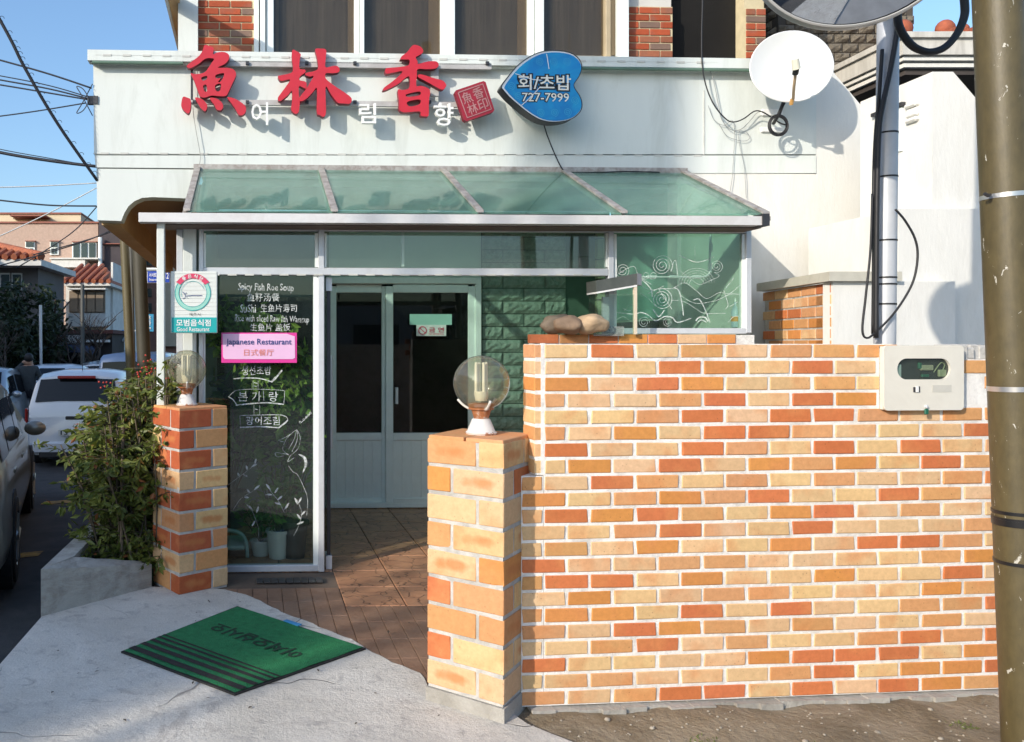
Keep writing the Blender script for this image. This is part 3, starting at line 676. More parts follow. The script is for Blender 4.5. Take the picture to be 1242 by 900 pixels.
# low wing with exposed brick flank and coping
xW = P(1008, 330, 5.02).x
lo = obox(ident, 'low_wing', white2, sb, xW+.01, xT+.3, 5.02, 5.11, -.1, 1.905)
core = MB(); core.slab([(xW+.012, 5.025), (xT, 5.025), (xT, 5.98), (xW+.17, 5.98)], -.1, 1.90); core.build('wing_core', mortar_d, sb)
fl_a, fl_b = Vector((xW+.012, 5.03, 0)), Vector((xW+.17, 5.98, 0)); fd = (fl_b-fl_a); fl = fd.length; fd.normalize(); ang = math.atan2(fd.y, fd.x)
bs = cham(.187, .04, .062, .003).copy(); bs.materials.append(brick_m)
flank = empty('brick_flank', (fl_a+fl_b)/2); flank.parent = sb; flank.location = Vector(flank.location) - Vector(sb.location)
for r in range(8):
    t = .098 - (.099 if r % 2 else 0)
    while t < fl-.02:
        tt = max(.094 if t < .05 else t, .05)
        link('brick', bs, flank, fl_a + fd*tt + Vector((fd.y*.0155, -fd.x*.0155, 1.865-.0735*r)), (0, 0, ang), bcol(rnd.choice('MMCDO'), .12)); t += .199
m = MB(); m.slab([(xW-.035, 4.985), (P(1092, 330, 5.0).x, 4.985), (P(1092, 330, 5.0).x, 5.02), (xW+.03, 5.02), (xW+.19, 5.97), (xW+.10, 5.97)], 1.905, 1.965); m.build('coping', M('stone_coping', (.52, .50, .42), .85, .12, 4, (.35, .33, .27), .5), sb)

# dark rock-faced block building behind the dish
stone_m = M('brown_rockface', (.17, .145, .11), .92, .3, 7, (.10, .085, .065), .6, .8, 25)
ns = empty('rockface_house', Vector((6.2, 9.0, 0)), 'brown rock faced block house rising behind the satellite dish', 'building')
sx0, sx1 = P(946, 40, 8.6).x, P(1110, 40, 8.6).x
obox(ident, 'wall', M('dark_joint', (.07, .06, .05), .95, .2, 5), ns, sx0, sx1, 8.63, 12, -.5, 7.5)
def rock(sx, sz, seed, mat):
    bm = bmesh.new(); nx, nz = 4, 3; vs = {}
    for i in range(nx+1):
        for j in range(nz+1):
            e = (i in (0, nx)) or (j in (0, nz)); d = -.005 if e else -.035 - .03*mnoise.noise(Vector((i*1.3+seed*7, j*1.7, seed)))
            vs[i, j] = bm.verts.new((sx*(i/nx-.5), d, sz*(j/nz-.5)))
    for i in range(nx):
        for j in range(nz): bm.faces.new((vs[i, j], vs[i+1, j], vs[i+1, j+1], vs[i, j+1]))
    ring = [vs[i, 0] for i in range(nx+1)] + [vs[nx, j] for j in range(1, nz+1)] + [vs[i, nz] for i in range(nx-1, -1, -1)] + [vs[0, j] for j in range(nz-1, 0, -1)]
    bk = [bm.verts.new((v.co.x, .03, v.co.z)) for v in ring]
    for i in range(len(ring)): bm.faces.new((ring[i], bk[i], bk[(i+1) % len(ring)], ring[(i+1) % len(ring)]))
    me = bpy.data.meshes.new('rock_block'); bm.to_mesh(me); bm.free(); me.materials.append(mat); return me
rk = [rock(.165, .092, k, stone_m) for k in range(5)]
for r in range(18):
    x = sx0 + (.085 if r % 2 else .0)
    while x < sx1-.1:
        link('rock_block', rnd.choice(rk), ns, (x+.085, 8.62, 3.95+.102*r)); x += .176
for r in range(18):                                # its flank, running back at the left
    for k in range(5):
        link('rock_block', rnd.choice(rk), ns, (sx0-.005, 8.66+.085+.176*k+(.08 if r % 2 else 0), 3.95+.102*r), (0, 0, R(-90)))
# tiled house at the right
hz, hx = 7.5, P(1095, 40, 7.5).x
ht, hb_ = P(1095, 40, 7.5).z, P(1095, 66, 7.5).z
th = empty('tiled_house', (hx+2, hz+2, 0), 'house with white concrete eaves and red roof tiles behind the stair block', 'building')
eav = M('stained_eaves', (.58, .56, .51), .85, .12, 3, (.36, .34, .30), .5, stretch=(3, 3, .6))
obox(ident, 'eaves_band', eav, th, hx, hx+9, hz, hz+6, hb_, ht)
obox(ident, 'eaves_cap', eav, th, hx-.03, hx+9, hz-.03, hz+6, ht-.05, ht+.004)
for k in range(2): obox(ident, 'eaves_moulding', white2, th, hx+.03+.03*k, hx+9, hz+.03+.03*k, hz+6, hb_-.045-.055*k, hb_-.01-.05*k)
obox(ident, 'eaves_soffit', M('dark_soffit', (.06, .05, .045), .9, .2, 3), th, hx+.1, hx+9, hz+.1, hz+6, hb_-.16, hb_-.11)
obox(ident, 'house_wall', M('dark_grey_wall', (.09, .09, .085), .8, .2, 3), th, hx+.35, hx+9, hz+.9, hz+6, -.5, hb_-.165)
obox(ident, 'house_pane', M('pale_pane', (.30, .40, .38), .25, .1, 2), th, P(1180, 110, 8.3).x, P(1235, 110, 8.3).x, hz+.85, hz+.9, P(1190, 128, 8.3).z-.6, P(1190, 105, 8.3).z)
rt = M('red_roof_tile', (.36, .095, .045), .8, .25, 14, (.20, .06, .04), .5, .4, 40)
for k in range(26):
    x = hx+.62+.17*k
    m = MB(); m.tube([(x, hz+.12, ht+.05), (x, hz+3, ht+.30)], .062, 8); m.build('roof_tile', rt, th, smooth=40)
    m = MB(); m.box(x+.05, x+.12, hz+.16, hz+3, ht+.0, ht+.05); m.build('roof_tile', rt, th)
for px_ in (1105, 1157, 1180):
    q = P(px_, 30, 7.7); m = MB(); m.ball((q.x, q.y+.1, q.z), .09 if px_ < 1170 else .05, 12, 8, (1, .8, 1)); m.build('ridge_end', rt, th, smooth=True)
q = P(1249, 105, 5.9)
m = MB(); m.cbox(q.x-.1, q.x+.5, q.y, q.y+.05, q.z-.20, q.z+.20, .01); m.build('blue_sign', M('blue_board', (.03, .16, .55), .4, .08, 5), None, label='plain blue sign board showing at the edge behind the olive pole', cat='sign')

# ------------------------------------------------------------------ garden wall of single bricks
PIT, CP = .1975, .0686
gw = empty('garden_wall', W(1.1, .06, -.05), 'long tan and orange brick garden wall with white joints', 'wall')
core = MB(W)
core.box(.0, 11*PIT, .0042, .130, .0, 1.506 - .0686*1); core.box(.0, 7.85*PIT, .0042, .130, 1.506-.0686, 1.503)
core.box(-.036, -.001, .006, .126, 1.508-8*CP, 1.502)
core.box(-.5*PIT+.003, -.002, .0042, .130, .0, 1.508-8*CP-.004); core.build('mortar', mortar_m, gw)
foot = M('old_footing', (.34, .32, .28), .92, .2, 4, (.48, .46, .42), .5, .5, 50)
m = MB(W)
for i in range(24):
    s0, s1 = -.06+2.35*i/24, -.06+2.35*(i+1)/24; a = -.030+.012*math.sin(i*1.7)+.006*math.sin(i*4.1)
    m.box(s0, s1, a, .15, -.07, -.004-.004*abs(math.sin(i*2.3)))
m.build('footing', foot, gw)
rows = ['CDCMCMMM', 'h:CCCDOCDCC_M', 'OCDOCCMC__MM', 'h:MCCMDCDO_O', 'CCMDCDDMCMM', 'h:MCOCDDMCCCD', 'DCCDMCDCDCC', 'h:COCDCOMOCDM', 'p:MCDMCMCMCCMD', 'p:OCMOMDCCDMCM', 'p:CDODMCODCMCC',
        'p:CCMDCCDCCCMC', 'p:CMCOCCOCDDMC', 'p:DCCMMCCCCMOM', 'p:MDDCOCCOCCDC', 'p:COCCMMCCCOMC', 'p:MOOCDCDCCMMD', 'p:MCDOMCMCCMCM', 'p:CCMDCMCCMDMD', 'p:DCCCCODDDCOM', 'p:CCMCCCMDCOOD', 'p:MCMDDCDCDOMC']
bf = cham(.1845, .092, .0558, .0026).copy(); bf.materials.append(brick_m)
bh = cham(.086, .092, .0558, .0026).copy(); bh.materials.append(brick_m)
bq = cham(.040, .092, .0585, .0022).copy(); bq.materials.append(brick_m)
bend = cham(.092, .125, .0585, .0022)
def worn(me, k):                                   # copies of a brick with worn edges and the odd chipped corner
    out = []
    for i in range(k):
        q = me.copy(); r2 = random.Random(i*7+3)
        ext = [max(abs(v.co[a]) for v in q.vertices) for a in range(3)]
        chip = [(r2.choice((-1, 1)), r2.choice((-1, 1))) for _ in range(2 if i % 2 else 1)]
        for v in q.vertices:
            v.co += Vector((r2.uniform(-1, 1)*.0008, r2.uniform(-1, 1)*.0002, r2.uniform(-1, 1)*.0006))
            for sx, sz in chip:
                if v.co.x*sx > ext[0]*.9 and v.co.z*sz > ext[2]*.85 and v.co.y < 0: v.co -= Vector((sx*.004*r2.random(), 0, sz*.003*r2.random()))
        out.append(q)
    return out
bfw, bhw = worn(bf, 10), worn(bh, 5)
for r, txt in enumerate(rows):
    hc = 1.508 - CP*(r+.5); pre = txt[1:2] == ':'
    kind = txt[0] if pre else 'f'; seq = txt[2:] if pre else txt
    if kind == 'f': s, cells = 0.0, [1]*len(seq)
    elif kind == 'h': s, cells = 0.0, [.5]+[1]*(len(seq)-1)
    elif r % 2 == 0: s, cells = -.5, [.5]+[1]*(len(seq)-1)
    else: s, cells = -.5, [1]*len(seq)
    for ch, ln in zip(seq, cells):
        c0 = s*PIT; s += ln
        if ch == '_': continue
        # the meter box takes the place of the bricks behind it
        mid = c0 + ln*PIT/2
        if s*PIT > 11.02*PIT: continue
        jx, jd, jr = rnd.uniform(-.0015, .0015), rnd.uniform(-.0016, .0016), rnd.uniform(-.006, .006)
        link('brick', rnd.choice(bfw) if ln == 1 else rnd.choice(bhw), gw, W(c0+(ln*PIT-.0130)/2+.005+jx, .046+jd, hc-.001), (rnd.uniform(-.008, .008), jr*.5, BE+rnd.uniform(-.006, .006)), bcol(ch))
# returned end of the wall: header faces turned towards the gate
be = cham(.040, .122, .0558, .0026).copy(); be.materials.append(brick_m)
for r in range(8):
    link('brick', be, gw, W(-.019, .0625+.004, 1.508-CP*(r+.5)-.001), (0, 0, BE), bcol('MCOMCMCC'[r]))
m = MB(W); m.box(-.012, .008, .004, .012, 1.508-8*CP, 1.506); m.build('mortar', mortar_m, gw)
# broken mortar patch above the meter box
m = MB(W)
for i in range(16):
    s0 = 7.98*PIT+.040*i; m.cbox(s0, s0+.045, .0+rnd.uniform(0, .03), .13, 1.506-CP+rnd.uniform(-.01, .0), 1.506-rnd.uniform(.002, .02), .006)
m.build('mortar_patch', mortar_d, gw)
link('brick', bh, gw, W(10.95*PIT, .05, 1.508-CP*.5), (0, .06, BE+.1), bcol('M'))

# ------------------------------------------------------------------ gate pillars
frog_m = brick_mat('pillar_brick', (.60, .26, .10), .45)
def _frog():
    n, l = frog_m.node_tree.nodes, frog_m.node_tree.links; b = n['Principled BSDF']; src = b.inputs['Base Color'].links[0].from_socket
    tc = n.new('ShaderNodeTexCoord'); sp = n.new('ShaderNodeSeparateXYZ'); l.new(tc.outputs['Object'], sp.inputs[0]); oi = n.new('ShaderNodeObjectInfo')
    def mth(op, a, v):
        q = n.new('ShaderNodeMath'); q.operation = op; l.new(a, q.inputs[0])
        if hasattr(v, 'links'): l.new(v, q.inputs[1])
        else: q.inputs[1].default_value = v
        return q.outputs[0]
    nz = noisen(n, l, tc.outputs['Object'], 14, 3)
    along = mth('POWER', mth('MAXIMUM', mth('ABSOLUTE', sp.outputs[0], 0), mth('ABSOLUTE', sp.outputs[1], 0)), 2.0)
    e = mth('ADD', mth('MULTIPLY', along, 150.0), mth('MULTIPLY', mth('POWER', mth('ABSOLUTE', sp.outputs[2], 0), 2.0), 900.0))
    e = mth('ADD', e, mth('MULTIPLY', nz, 1.3))
    e = mth('ADD', e, mth('MULTIPLY', oi.outputs['Random'], .5))
    k = mth('MULTIPLY', ramp(n, l, e, 2.0, 1.35), ramp(n, l, oi.outputs['Random'], .40, .42)); k = mth('MULTIPLY', k, .75)
    l.new(mixc(n, l, k, src, (.50, .185, .06)), b.inputs['Base Color'])
_frog()
def pillar(name, label, corner, dR, dL, size, h0, pitch, rows_, colours, mort):
    cx, cy = corner
    dR, dL = Vector((*dR, 0)), Vector((*dL, 0)); ang = math.atan2(dR.y, dR.x)
    def F(a, b, h): return Vector((cx, cy, 0)) + dR*a + dL*b + Vector((0, 0, h))
    ctr = F(size/2, size/2, h0)
    root = empty(name, (ctr.x, ctr.y, h0-.07), label, 'pillar', 'brick gate pillars')
    MB(F).box(.0045, size-.0045, .0045, size-.0045, h0-.004, h0+pitch*rows_-.012).build('mortar', mort, root)
    T = .105; Ln = size-T-.013; g = .016
    bme = cham(Ln, T, pitch-g, .003).copy(); bme.materials.append(frog_m)
    bme2 = cham(T, Ln, pitch-g, .003).copy(); bme2.materials.append(frog_m)
    k = 0; v1, v2 = worn(bme, 5), worn(bme2, 5)
    for r in range(rows_):
        hc = h0+pitch*(r+.5)
        if r % 2 == 0: spots = ((Ln/2, T/2, 1), (size-T/2, Ln/2, 2), (size-Ln/2, size-T/2, 1), (T/2, size-Ln/2, 2))
        else: spots = ((size-Ln/2, T/2, 1), (size-T/2, size-Ln/2, 2), (Ln/2, size-T/2, 1), (T/2, Ln/2, 2))
        for a, b, t in spots:
            link('brick', rnd.choice(v1 if t == 1 else v2), root, F(a, b, hc), (rnd.uniform(-.006, .006), rnd.uniform(-.006, .006), ang+rnd.uniform(-.005, .005)), tuple(.92*q for q in bcol(colours[k % len(colours)], .06)[:3])+(1,)); k += 1
    # top course laid flat
    for i in range(2):
        m = MB(F); m.cbox(.004, size-.004, i*size/2+.004, (i+1)*size/2-.004, h0+pitch*rows_-.012, h0+pitch*rows_+.006, .003); m.f = F
        o = m.build('cap_tile', brick_m, root); o.color = bcol('M')
    return root, F
p2, F2 = pillar('gate_pillar', 'sunlit pale brick gate pillar joined to the end of the garden wall', (.884, 3.10), (math.sin(R(38)), math.cos(R(38))), (-math.cos(R(38)), math.sin(R(38))), .335, .064, .1166, 9,
               'CMDCCMDCMCDMCODMOMDCCMMCCMDCDMOCCCDMCMDC', mortar_d)
m = MB(F2); m.box(-.004, .338, -.004, .340, -.05, .058); m.build('footing', foot, p2)
p1, F1 = pillar('gate_pillar', 'shaded red brick gate pillar between the planter and the lettered glass', (-.607, 4.69), (math.cos(R(36)), math.sin(R(36))), (-math.sin(R(36)), math.cos(R(36))), .345, -.008, .1245, 9,
               'RCCMMRCCRMCRCRCMRCCRCMCCRCCRMCCRRMCR', mortar_d)

# ------------------------------------------------------------------ globe lamps
globe_m = glass('smoky_globe', (.80, .78, .66), 1.3, .10, (.62, .60, .48))
rust = M('rusty_collar', (.36, .13, .045), .8, .3, 25, (.55, .48, .42), .7, .3, 60, lo=.5, hi=.6)
chip = M('chipped_white_enamel', (.66, .64, .60), .5, .1, 14, (.34, .13, .05), .9, .1, 60, lo=.56, hi=.60)
cfl = M('white_bulb_tube', (.82, .80, .72), .4, .05, 8)
def lamp(label, x, y, h0, r, hc):
    t = empty('globe_lamp', (x, y, h0), label, 'lamp', 'globe lamps on the gate pillars')
    k = r/.116
    MB().lathe([(.062*k, .0), (.066*k, .008), (.058*k, .014), (.038*k, .062*k), (.034*k, .066*k)], (x, y, h0), 20).build('base', chip, t, smooth=35)
    MB().lathe([(.030*k, .066*k), (.040*k, .10*k), (.046*k, .103*k), (.052*k, .105*k), (.053*k, .128*k), (.044*k, .130*k)], (x, y, h0), 20).build('collar', rust, t, smooth=35)
    m = MB(); prof = [(max(.0, r*math.sin(math.pi*(.10+.90*i/18))), -r*math.cos(math.pi*(.10+.90*i/18))) for i in range(19)]
    prof[-1] = (0, r); m.lathe(prof, (x, y, hc), 40); m.fc = [f for f in m.fc if len(f) < 10]; m.build('globe', globe_m, t, smooth=True)
    for q in range(3):
        a = R(-90+120*q+8); pts = []
        for i in range(7):
            th = math.pi*(.13+.17*i/6); pts.append((x+(r+.004)*math.sin(th)*math.cos(a), y+(r+.004)*math.sin(th)*math.sin(a), hc-(r+.004)*math.cos(th)))
        m = MB(); m.tube(pts, .006*k, 6); m.build('prong', chip, t, smooth=True)
    bl = MB()
    bl.lathe([(.024*k, -.075*k), (.03*k, -.05*k), (.03*k, -.035*k)], (x, y, hc), 14); bulb = bl.build('bulb', cfl, t, smooth=35)
    for i in range(4):
        dx = (-.024+.016*i)*k; dy = .010*k*(1 if i % 2 else -1)
        m = MB(); m.tube([(x+dx, y+dy, hc-.04*k), (x+dx, y+dy, hc+.078*k), (x+dx*.9, y+dy*.6, hc+.084*k)], .0065*k, 8); m.build('bulb_tube', cfl, bulb, smooth=35)
    return t
c2 = F2(.1675, .1675, 0); c1 = F1(.1725, .1725, 0)
h2 = .064+.1166*9+.006; h1 = -.008+.1245*9+.006
lamp('round glass globe lamp with rusty collar on the sunlit pillar', c2.x, c2.y, h2, .117, 1.337)
lamp('round glass globe lamp with energy bulb on the shaded pillar', c1.x-.02, c1.y, h1, .122, 1.345)

# ------------------------------------------------------------------ raised letter sign
def zz(o, s): return lambda L_: [FPL(o[0]+x/s, o[1]+y/s) for x, y in L_]
WS = .665
def FPL(px, py): return FP(px, py, WS)
def vrom(pts, n=4): return [tuple(p) for p in crom([(a, b, 0) for a, b in pts], True, n)]
Z1, Z2, Z3, Z4 = zz((215, 40), 6.92), zz((325, 45), 7.5), zz((455, 45), 7.2), zz((600, 50), 8.18)
sign = empty('shop_sign', G(FPL(400, 100)[0], WS, FPL(400, 160)[1]), 'raised red brush style letter sign with small white letters on rails', 'sign')
def solid(name, outlines, w, depth, mat, parent, side=None, smooth_n=4, rough_round=True):
    ol = [vrom(q, smooth_n) if rough_round else q for q in outlines]
    m = curve_mesh(name, [[(x, y) for x, y, *_ in q] for q in ol], depth/2, lambda x, y, z, me: G(x, w+depth/2+z, y))
    if side:
        m.mi = []
        for f in m.fc:
            a, b, c = m.v[f[0]], m.v[f[1]], m.v[f[2]]; nn = (b-a).cross(c-a)
            if nn.length > 0: nn.normalize()
            fn = abs(nn.dot(Vector((-SA, CA, 0))))
            m.mi.append(0 if fn > .7 else 1)
        return m.build(name, [mat, side], parent)
    return m.build(name, mat, parent)
fish = [(230,100),(262,108),(305,125),(300,178),(330,165),(380,158),(420,170),(437,195),(428,228),(395,262),(340,290),(420,292),(470,305),(492,335),(488,370),(455,440),(425,505),(405,528),(350,530),(290,525),(240,540),(205,540),(185,520),(160,450),(135,385),(112,338),(150,345),(200,340),(235,325),(262,290),(290,248),(308,216),(240,214),(180,258),(112,295),(78,278),(120,240),(185,190),(215,140)]
fh = [[(202,374),(248,360),(246,388),(215,400)], [(324,352),(390,337),(384,375),(362,408),(342,410),(364,378),(326,380)], [(217,442),(244,436),(250,484),(236,494),(224,480)], [(322,436),(364,426),(360,478),(336,491),(319,470)]]
solid('red_letter', [Z1(fish)] + [Z1(h) for h in fh], WS, .05, red_m, sign, redside)
for q in ([(50,535),(90,545),(112,560),(115,620),(95,675),(60,655),(35,620),(35,580)], [(150,543),(200,550),(240,585),(252,615),(235,655),(200,630),(170,585)], [(275,543),(330,550),(375,585),(385,620),(365,648),(330,640),(310,600),(285,570)], [(420,540),(480,550),(540,585),(575,620),(572,665),(545,690),(515,685),(490,640),(455,590)]):
    solid('red_letter_dot', [Z1(q)], WS, .05, red_m, sign, redside)
t1 = [(222,118),(260,128),(298,155),(290,200),(288,285),(335,295),(340,320),(295,355),(288,390),(340,405),(352,430),(345,470),(290,445),(280,470),(282,530),(290,590),(282,670),(262,697),(235,690),(210,650),(218,590),(218,490),(180,530),(110,582),(90,555),(115,515),(170,440),(200,385),(120,398),(90,360),(110,348),(180,335),(222,315),(228,270),(218,200)]
t2 = [(430,110),(480,106),(528,118),(525,200),(525,275),(600,262),(635,268),(652,295),(640,320),(590,330),(527,330),(525,375),(560,410),(620,455),(690,500),(750,545),(762,575),(745,605),(690,605),(640,600),(610,570),(570,515),(527,450),(525,560),(527,690),(505,725),(470,710),(445,680),(445,470),(410,500),(350,560),(300,585),(285,560),(300,530),(345,475),(390,400),(415,355),(380,360),(340,345),(350,325),(420,310),(455,285),(452,220),(440,160)]
solid('red_letter', [Z2(t1)], WS, .05, red_m, sign, redside); solid('red_letter', [Z2(t2)], WS-.003, .05, red_m, sign, redside)
h3 = [(340,68),(390,80),(418,110),(412,140),(370,165),(355,180),(372,215),(375,235),(450,215),(520,210),(550,225),(552,255),(520,275),(450,280),(372,280),(365,340),(360,425),(400,425),(450,440),(480,470),(470,560),(468,680),(440,692),(400,685),(390,650),(300,655),(240,655),(210,625),(210,560),(200,460),(240,462),(300,440),(300,350),(270,352),(200,410),(100,460),(68,462),(85,435),(160,380),(240,300),(150,312),(100,320),(88,290),(105,270),(200,262),(290,245),(300,200),(260,195),(222,192),(235,165),(280,130),(310,90)]
solid('red_letter', [Z3(h3), Z3([(272,500),(385,475),(390,505),(290,522)]), Z3([(282,565),(388,545),(388,585),(300,605)])], WS, .05, red_m, sign, redside)
solid('red_letter_stroke', [Z3([(385,325),(430,332),(520,360),(590,380),(620,415),(610,445),(585,458),(540,440),(460,395),(385,355),(372,340)])], WS, .05, red_m, sign, redside)
for body, a in (('어', (305, 124, 325, 151)), ('림', (436, 125, 456, 149)), ('향', (527, 125, 550, 152))):
    u_a, h_a = FPL(a[0], a[3]); u_b, h_b = FPL(a[2], a[1])
    text_mb(body, u_a, u_b, h_a, h_b, lambda x, z, d: G(x, WS+.02-d, z), .018, bold=.008).build('white_letter', white_l, sign)
rail_m = M('grey_rail', (.46, .45, .44), .5, .15, 8, (.32, .30, .28), .5)
for ya, yb in ((75.5, 82), (122.5, 128.5)):
    a = rc(232, ya, 596, yb, WS+.07); m = MB(G); m.box(a[0], a[1], WS+.065, WS+.090, a[2], a[3]); m.build('rail', rail_m, sign)
for px_ in (236, 300, 372, 430, 520, 590):
    for ya in (78, 125):
        u_, h_ = FP(px_, ya, WS+.08); m = MB(G); m.box(u_-.012, u_+.012, WS+.048, WS+.066, h_-.012, h_+.012); m.build('stand_off', darkmetal, sign)
        m = MB(G); m.box(u_-.010, u_+.010, WS+.088, WF-.002, h_-.010, h_+.010); m.build('bracket', rail_m, sign)
a = rc(231.5, 84, 234, 121, WS+.07); m = MB(G); m.box(a[0], a[1], WS+.06, WS+.085, a[2], a[3]); m.build('upright', darkmetal, sign)
u_, h_ = FP(527, 88, WS+.06); m = MB(G); m.box(u_-.03, u_+.03, WS+.05, WS+.075, h_-.18, h_+.06); m.build('upright', rail_m, sign)
# square seal plaque
seal = empty('seal_plaque', G(FPL(575, 120)[0], WS-.02, FPL(575, 146)[1]), 'small tilted square red seal plaque with grey characters', 'sign')
sq = Z3([(700, 472), (690, 490), (772, 730), (790, 741), (1022, 662), (1034, 642), (958, 400), (938, 391)])
solid('plaque', [sq], WS-.02, .05, M('dark_red_panel', (.30, .012, .03), .5, .15, 20, (.22, .012, .025), .5), seal, redside, rough_round=False)
grey_l = M('grey_pink_line', (.38, .18, .18), .6, .1, 20)
c4 = [Vector(Z3([p])[0]) for p in ((690, 480), (945, 390), (1035, 650), (785, 740))]; cc = sum(c4, Vector((0, 0)))/4
def inner(k): return [tuple(cc+(p-cc)*k) for p in c4]
m = MB(G); q = inner(.84); m.ribbon(q+[q[0]], .009, WS-.024); m.build('border_line', grey_l, seal)
e1 = (c4[1]-c4[0]); ra = math.atan2(e1.y, e1.x)
for body, a, b in (('魚', .30, .32), ('香', .68, .30), ('林', .34, .70), ('印', .70, .68)):
    p = c4[0] + (c4[1]-c4[0])*a + (c4[3]-c4[0])*b
    text_mb(body, p.x-.038, p.x+.038, p.y-.042, p.y+.042, lambda x, z, d: G(x, WS-.024, z), rot=ra, bold=.012).build('seal_character', grey_l, seal)
u_, h_ = FP(575, 122, WS); m = MB(G); m.box(u_-.02, u_+.02, WS+.03, WF, h_-.02, h_+.02); m.build('bracket', rail_m, seal)
# heart shaped light box
heart = empty('heart_sign', G(FP(660, 110, .56)[0], .5, FP(660, 150, .5)[1]), 'blue heart shaped light box with sushi lettering and phone number', 'sign')
def FPL(px, py): return FP(px, py, .58)
Ho = [(65,455),(90,410),(150,330),(230,240),(330,165),(430,115),(540,93),(650,95),(750,115),(820,160),(858,220),(860,280),(835,350),(795,410),(785,440),(800,480),(840,540),(865,610),(858,680),(810,740),(740,780),(640,800),(540,800),(440,775),(330,710),(230,630),(140,550),(80,480)]
hb = Z4(Ho)
blue_f = M('blue_print', (.006, .21, .54), .3, .12, 3, (.012, .36, .62), .7)
lb_w = M('acrylic_white', (.74, .76, .78), .3, .05, 4)
solid('box_body', [hb], .58, .10, lb_w, heart, darkmetal, 3)
hc_ = Vector((sum(p[0] for p in hb)/len(hb), sum(p[1] for p in hb)/len(hb)))
solid('blue_face', [[tuple(hc_ + (Vector(p)-hc_)*.955 + Vector((.006, -.003))) for p in hb]], .577, .003, blue_f, heart, None, 3)
m = MB(G); rim = vrom(hb, 3); m.tube([(p[0], .578, p[1]) for p in rim]+[(rim[0][0], .578, rim[0][1])], .0035, 5); m.build('rim', darkmetal, heart)
swirl_m = M('pale_blue_swirl', (.05, .38, .62), .4, .05, 4); sw = MB(G)
for x, y in ((440, 205), (580, 205), (712, 205), (450, 710), (590, 710), (720, 705), (790, 590), (160, 445), (230, 545)):
    pts = []
    for i in range(40):
        a = i*.36; r_ = 5+i*.95; pts.append(Z4([(x+r_*math.cos(a), y+r_*math.sin(a))])[0])
    sw.ribbon(pts, .0035, .5755)
sw.build('swirl_print', swirl_m, heart)
blk = M('black_print', (.01, .01, .012), .4, .1, 9); wpr = M('cream_print', (.80, .77, .68), .4, .05, 9)
for body, a in (('회/초밥', (232, 340, 752, 484)), ('727-7999', (270, 520, 733, 598))):
    (ua_, hb0), (ub_, hb1) = Z4([(a[0], a[3])])[0], Z4([(a[2], a[1])])[0]
    text_mb(body, ua_, ub_, hb0, hb1, lambda x, z, d: G(x, .5745, z), off=.10, bold=.0).build('lettering_outline', blk, heart)
    text_mb(body, ua_, ub_, hb0, hb1, lambda x, z, d: G(x, .5725, z), bold=.012).build('lettering', wpr, heart)
m = MB(G)
for pts in ([(200, 325), (300, 360), (380, 385), (460, 390)], [(450, 455), (380, 530), (320, 590), (262, 640)], [(510, 130), (520, 180), (535, 280)]):
    m.ribbon([Z4([p])[0] for p in pts], .006, .5715)
m.build('scratch', lb_w, heart)
u_, h_ = FP(665, 115, .6); m = MB(G); m.box(u_-.03, u_+.03, .67, WF, h_-.03, h_+.03); m.build('bracket', rail_m, heart)
def wire(name, label, pts, r, mat=black, n=5, sm=6, cat='cable', group=None):
    m = MB(); m.tube(crom(pts, False, sm) if sm else pts, r, n); return m.build(name, mat, None, smooth=True, label=label, cat=cat, group=group)
def fw(pts, w): return [G(FP(x, y, w)[0], w, FP(x, y, w)[1]) for x, y in pts]
wire('sign_cable', 'thin black cable hanging below the heart sign to the awning', fw([(658, 146), (664, 165), (672, 185), (682, 205), (690, 209), (730, 209), (760, 208), (800, 209)], WF-.05), .005)
# ------------------------------------------------------------------ plaque and pink sign beside the glass
WP = -.16
pq = empty('certificate_plaque', G(FP(235, 400, WP)[0], WP, FP(235, 404, WP)[1]), 'white and teal model restaurant plaque hung above the shaded pillar lamp', 'sign')
pw_m = M('ridged_white_plastic', (.66, .68, .64), .45, .06, 5); teal_m = M('teal_print', (.01, .36, .36), .45, .08, 5); pink_m = M('crimson_print', (.62, .05, .12), .45, .08, 5)
a = rc(207, 329, 263.5, 404, WP)
obox(G, 'plaque_body', pw_m, pq, a[0], a[1], WP, WP+.05, a[2], a[3], c=.004)
for k in range(11):
    hh = a[3]-.012-k*(a[3]-a[2])*.066; m = MB(G); m.box(a[0]+.008, a[1]-.004, WP-.002, WP+.001, hh-.0035, hh); m.build('ridge', pw_m, pq)
b = rc(208, 385, 263, 403.5, WP); m = MB(G); m.box(b[0]+.001, b[1]-.001, WP-.004, WP+.001, b[2]+.001, b[3]); m.build('teal_band', teal_m, pq)
def onp(x, z, d): return G(x, WP-.006, z)
def ptext(body, r_, mat, parent, name='lettering', w=None, **k):
    w = w if w is not None else WP
    u_a, h_a = FP(r_[0], r_[3], w); u_b, h_b = FP(r_[2], r_[1], w)
    return text_mb(body, u_a, u_b, h_a, h_b, lambda x, z, d: G(x, w-.006, z), **k).build(name, mat, parent)
ptext('모범음식점', (214, 387.5, 255.5, 395.5), white_l, pq, bold=.02); ptext('Good Restaurant', (214.5, 396.8, 254, 401.8), white_l, pq, bold=.012)
ptext('제주시', (229.5, 379.5, 243, 383), blk, pq)
m = MB(G); pc = (233.8, 355.3)
def arcpts(r0, a0, a1, n=30): return [FP(pc[0]+r0*math.cos(R(a0+(a1-a0)*i/n)), pc[1]-r0*math.sin(R(a0+(a1-a0)*i/n)), WP) for i in range(n+1)]
m.ribbon(arcpts(19.2, 140, 400), .024, WP-.0035); m.build('ring_print', M('mint_print', (.30, .60, .50), .5, .1, 30), pq)
